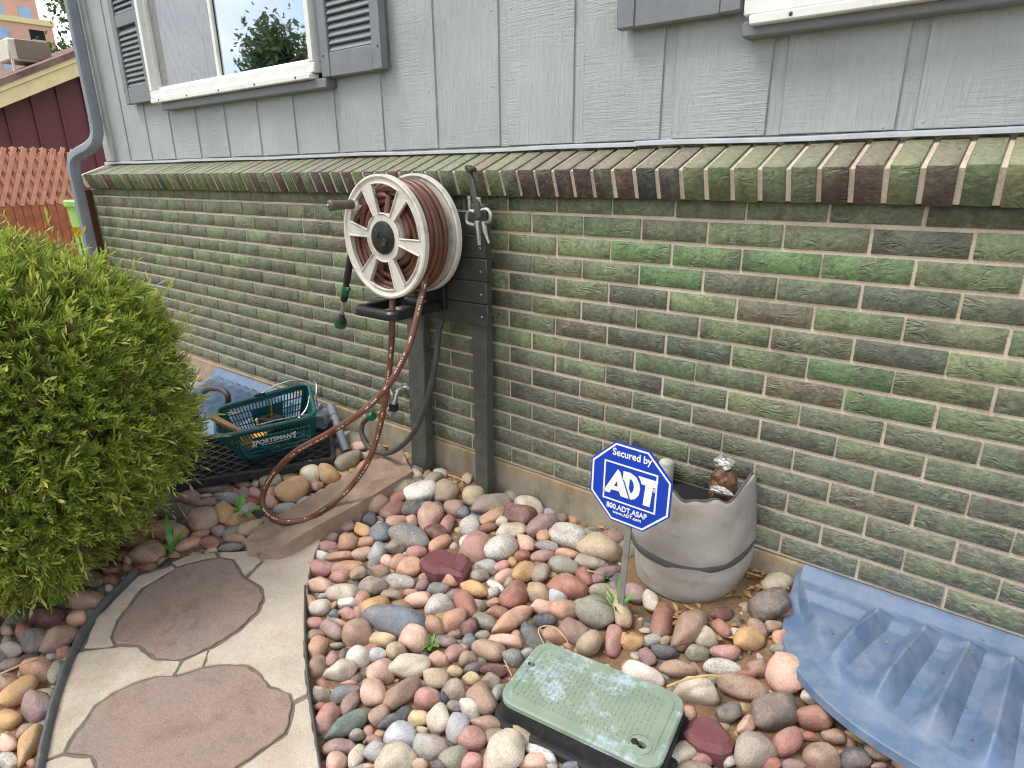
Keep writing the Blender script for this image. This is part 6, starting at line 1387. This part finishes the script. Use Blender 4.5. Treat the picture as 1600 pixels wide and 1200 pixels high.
# ================================================================== beyond the house: neighbour, fence, tower, trees
def build_neighbour():
    X = -9.0; nb = thing('neighbour_house', 'maroon sided neighbouring house with cream fascia and brown shingle roof', 'house', (X, 0, 0))
    a, b = onX(0, 158, X), onX(125, 108, X); sl = (b[2]-a[2])/(b[1]-a[1]); zr = lambda y: a[2]+sl*(y-a[1])
    y0, y1 = -1.2, 3.6
    MB().add([(X, y0, -0.1), (X, y1, -0.1), (X, y1, zr(y1)), (X, y0, zr(y0)), (X-6, y0, -0.1), (X-6, y1, -0.1), (X-6, y1, zr(y1)), (X-6, y0, zr(y0))], [(0, 1, 2, 3), (4, 7, 6, 5), (1, 5, 6, 2), (0, 3, 7, 4)]).build('wall', 'maroon', nb, smooth=False)
    y = y0+0.1
    while y < y1:
        MB().box((X+0.012, y, zr(y)/2-0.1), (0.03, 0.025, zr(y)+0.1), 0.003).build('batten', 'maroon', nb); y += 0.31
    d = np.array([0, 1, sl]); d /= np.linalg.norm(d); n = np.array([0, -d[2], d[1]])
    def P(y, off, x): return np.array([x, y, zr(y)])+n*off
    for off, h, xx, nm in ((0.02, 0.15, X+0.30, 'fascia'), (0.13, 0.07, X+0.325, 'fascia_trim')):
        MB().bar(P(y0, off, xx), P(y1, off, xx), 0.03, h, 0.003, up=n).build(nm, 'cream', nb)
    ro = MB(); ro.add([P(y0, .2, X+.36), P(y1, .2, X+.36), P(y1, .2, X-6.5)+(0, 0, 0.0), P(y0, .2, X-6.5), P(y0, .15, X+.36), P(y1, .15, X+.36), P(y1, .15, X-6.5), P(y0, .15, X-6.5)], [(0, 1, 2, 3), (7, 6, 5, 4), (0, 4, 5, 1)])
    roof = ro.build('roof', 'shingle', nb, smooth=False)
    for i in range(18):
        yy = y0+0.26*i; MB().box(P(yy, 0.208, X-2.9), (6.5, 0.26, 0.012), 0.0, np.stack([[1, 0, 0], d, n], 1)).build('shingle_row', 'shingle', roof)
    # evaporative cooler on the roof
    c0, c1 = onX(8, 58, X-1.2), onX(84, 100, X-1.2); ym = (c0[1]+c1[1])/2; w = (c1[1]-c0[1]); zt, zb = c0[2], c1[2]
    co = thing('rooftop_cooler', 'beige evaporative cooler box standing on the neighbour roof', 'cooler', (X-1.2, ym, zb))
    MB().box((X-1.2-w/2, ym, (zt+zb)/2), (w*1.0, w, zt-zb), 0.02).build('cabinet', 'cooler', co)
    MB().box((X-1.2+0.005, ym+w*0.08, (zt+zb)/2+0.01), (0.02, w*0.80, (zt-zb)*0.88), 0.005).build('louvre_panel', 'cooler_pad', co)
    for q in (ym-w*0.45, ym+w*0.4): MB().box((X-1.22, q, zb-0.12), (0.03, 0.03, 0.26), 0.003).build('leg', 'cooler', co)
build_neighbour()

def build_fence():
    X = -6.5; a, b = onX(0, 236, X), onX(116, 230, X); y0, y1 = a[1]-1.4, b[1]+0.02; zt = 1.53; zm = 1.0
    f = thing('lattice_fence', 'orange stained board fence with a lattice top in front of the maroon house', 'fence', (X, y0, 0))
    y = y0
    while y < y1:
        MB().box((X, y+0.036, zm/2), (0.02, 0.069, zm+random.uniform(-.004, .004)), 0.003).build('board', 'fence_lo', f); y += 0.073
    MB().box((X-0.025, (y0+y1)/2, zm-0.03), (0.03, y1-y0, 0.07), 0.003).build('rail', 'fence_lo', f)
    H = zt-zm; sp = 0.083
    for s_, dx in ((1, 0.016), (-1, 0.004)):
        y = y0-H
        while y < y1+H:
            p, q = (y, zm-0.015), (y+s_*H*0.42, zt+random.uniform(-.012, .012))
            lo, hi = min(p[0], q[0]), max(p[0], q[0])
            if lo > y0-0.02 and hi < y1+0.02: MB().bar((X+dx, *p), (X+dx, *q), 0.009, 0.040, 0.002, up=(0, 1, 0)).build('lattice_slat', 'fence_hi', f)
            y += sp
    for yy in np.arange(y0, y1, sp*1.0):
        MB().box((X-0.016, yy, (zt+zm)/2-0.01), (0.012, 0.05, H-0.05), 0.002).build('backing_slat', 'fence_hi', f)
build_fence()

def build_bin():
    X = -5.0; a, b, c = onX(101, 313, X), onX(128, 313, X), onX(110, 366, X); y0, y1, zt = a[1], b[1]+0.25, a[2]
    bn = thing('garden_bin', 'lime green plastic bin behind the downspout', 'bin', (X, (y0+y1)/2, 0)); ym, r = (y0+y1)/2, (y1-y0)/2
    MB().lathe([(r*0.72, 0.0), (r*0.95, zt-0.05), (r*0.99, zt-0.045)], 28, (X, ym, 0)).build('body', 'lime', bn); MB().lathe([(r*1.04, zt-0.05), (r*1.05, zt-0.01), (r*0.98, zt), (r*0.9, zt-0.02)], 28, (X, ym, 0)).build('rim', 'lime', bn)
    p = onX(122, 362, -3.6); fl = thing('yellow_flower', 'yellow flower in front of the lime bin at the foot of the downspout', 'flower', (p[0], p[1], 0))
    MB().tube([(p[0], p[1], 0), (p[0]+0.01, p[1], p[2]/2), p], 0.006, 6).build('stalk', 'weed', fl)
    for i in range(11):
        a_ = i*2.4; u = np.array([0.35, math.cos(a_), math.sin(a_)]); u /= np.linalg.norm(u); v = np.cross(u, [1, 0, 0]); v /= np.linalg.norm(v); l = 0.05 if i % 2 else 0.036
        MB().add([p, p+u*l*.6-v*.016, p+u*l, p+u*l*.6+v*.016], [(0, 1, 2), (0, 2, 3)]).build('petal', 'flower', fl, smooth=False)
    for i in range(6):
        q = np.array([p[0], p[1], p[2]*(0.3+0.1*i)]); a_ = i*2.2; u = np.array([math.cos(a_), math.sin(a_), 0.5]); v = np.array([-u[1], u[0], 0]); MB().add([q, q+u*.05-v*.018, q+u*.1, q+u*.05+v*.018], [(0, 1, 2), (0, 2, 3)]).build('leaf', 'weed', fl, smooth=False)
build_bin()

def build_tower():
    """distant brick apartment tower: two bodies, balconies and a grid of windows"""
    X = -170.0; tw = thing('apartment_tower', 'tall orange brick apartment tower far behind the neighbour roof', 'building', (X, 30, 0))
    def blk(pxa, pxb, pyt, pyb, dep, name, mt, xo=0.0):
        a, b, t = onX(pxa, pyb, X+xo), onX(pxb, pyb, X+xo), onX((pxa+pxb)/2, pyt, X+xo)
        return MB().box((X+xo-dep/2, (a[1]+b[1])/2, t[2]/2), (dep, b[1]-a[1], t[2]), 0.0).build(name, mt, tw, smooth=False), a[1], b[1], t[2]
    t1, ya, yb, zt = blk(-60, 68, -120, 60, 16, 'tall_block', 'tower', 0.0)
    t2, yc, yd, z2 = blk(-10, 96, 36, 110, 20, 'lower_block', 'tower', 6.0)
    MB().box((X+6-10, (yc+yd)/2, z2+0.4), (20.6, yd-yc+0.8, 1.0), 0.0).build('cornice', 'cream', t2, smooth=False)
    st = 3.3
    for body, y0, y1, z1, xf, n0 in ((t1, ya, yb, zt, X, 9), (t2, yc, yd, z2, X+6, 5)):
        n = 12; 
        for j in range(n):
            z = z1-2.4-j*st
            if z < 8: break
            ww = 2.2; k = int((y1-y0)/4.0)
            for i in range(k):
                y = y0+(i+0.5)*(y1-y0)/k; p = pj((xf, y, z))
                if not (-15 < p[0] < 130 and -15 < p[1] < 130): continue
                if (i % 4 == 0 and body is t1) or (body is t2 and i % 5 == 1):
                    MB().box((xf+0.9, y, z-1.3), (1.8, 3.0, 1.1), 0).build('balcony', 'tower2', body, smooth=False); MB().box((xf+0.05, y, z+0.2), (0.15, 2.6, 2.2), 0).build('window', 'inside', body, smooth=False)
                else: MB().box((xf+0.03, y, z), (0.12, ww, 1.9), 0).build('window', 'tower_glass', body, smooth=False)
build_tower()

def tree(name, label, base, height, crown, n, leaf, seed, tones=((0.03, 0.07, 0.016), (0.10, 0.17, 0.04))):
    rs = np.random.default_rng(seed); base = np.asarray(base, float); t = thing(name, label, 'tree', base); ctr = base+np.array([0, 0, height-crown[2]])
    tr = MB().tube([base, base+(0.05, 0.05, height*.3), ctr], [0.03*height, 0.022*height, 0.008*height], 10)
    cl = []
    for i in range(26):
        d = rs.normal(size=3); d /= np.linalg.norm(d); d[2] = abs(d[2])*0.9-0.25; q = ctr+d*np.array(crown)*rs.uniform(0.55, 0.95); cl.append(q)
        s_ = base+np.array([0, 0, height*rs.uniform(0.3, 0.5)]); tr.tube([s_, (s_+q)/2+(0, 0, .04*height), q], [0.008*height, 0.005*height, 0.002*height], 6)
    tr.build('trunk', 'bark', t)
    cl = np.array(cl); idx = rs.integers(0, len(cl), n); P = cl[idx]+rs.normal(size=(n, 3))*np.array(crown)*0.17
    d1 = rs.normal(size=(n, 3)); d1 /= np.linalg.norm(d1, axis=1)[:, None]; d2 = np.cross(d1, rs.normal(size=(n, 3))); d2 /= np.linalg.norm(d2, axis=1)[:, None]; s_ = leaf*rs.uniform(0.6, 1.3, (n, 1))
    V = np.stack([P-d1*s_, P+d2*s_*.45, P+d1*s_, P-d2*s_*.45], 1).reshape(-1, 3); F = np.arange(len(V)).reshape(-1, 4)
    tone = rs.random((n, 1)); T = np.repeat(np.array(tones[0])*(1-tone)+np.array(tones[1])*tone, 4, axis=0)
    o = bpy.data.objects.new('crown', mesh_np('crown', V, F, 'leaf', T)); C.objects.link(o); o.parent = t; o.matrix_parent_inverse = t.matrix_world.inverted()
g = onX(112, 84, -32); tree('background_tree', 'green tree top beyond the neighbour roof beside the downspout', (-32, g[1]+0.6, 0), g[2]+0.9, (2.0, 2.0, 2.2), 9000, 0.13, 21)
g = onX(88, 12, -20); tree('background_tree', 'leafy branch tips hanging into the white sky left of the downspout', (-20, g[1]+1.9, 0), 8.5, (2.2, 2.2, 2.6), 9000, 0.085, 24)

tree('yard_tree', 'leafy yard tree mirrored in the right pane of the left window', (-11.9, -7.6, 0), 4.75, (1.45, 1.45, 1.6), 9000, 0.08, 31, ((0.05, 0.08, 0.04), (0.14, 0.19, 0.09)))
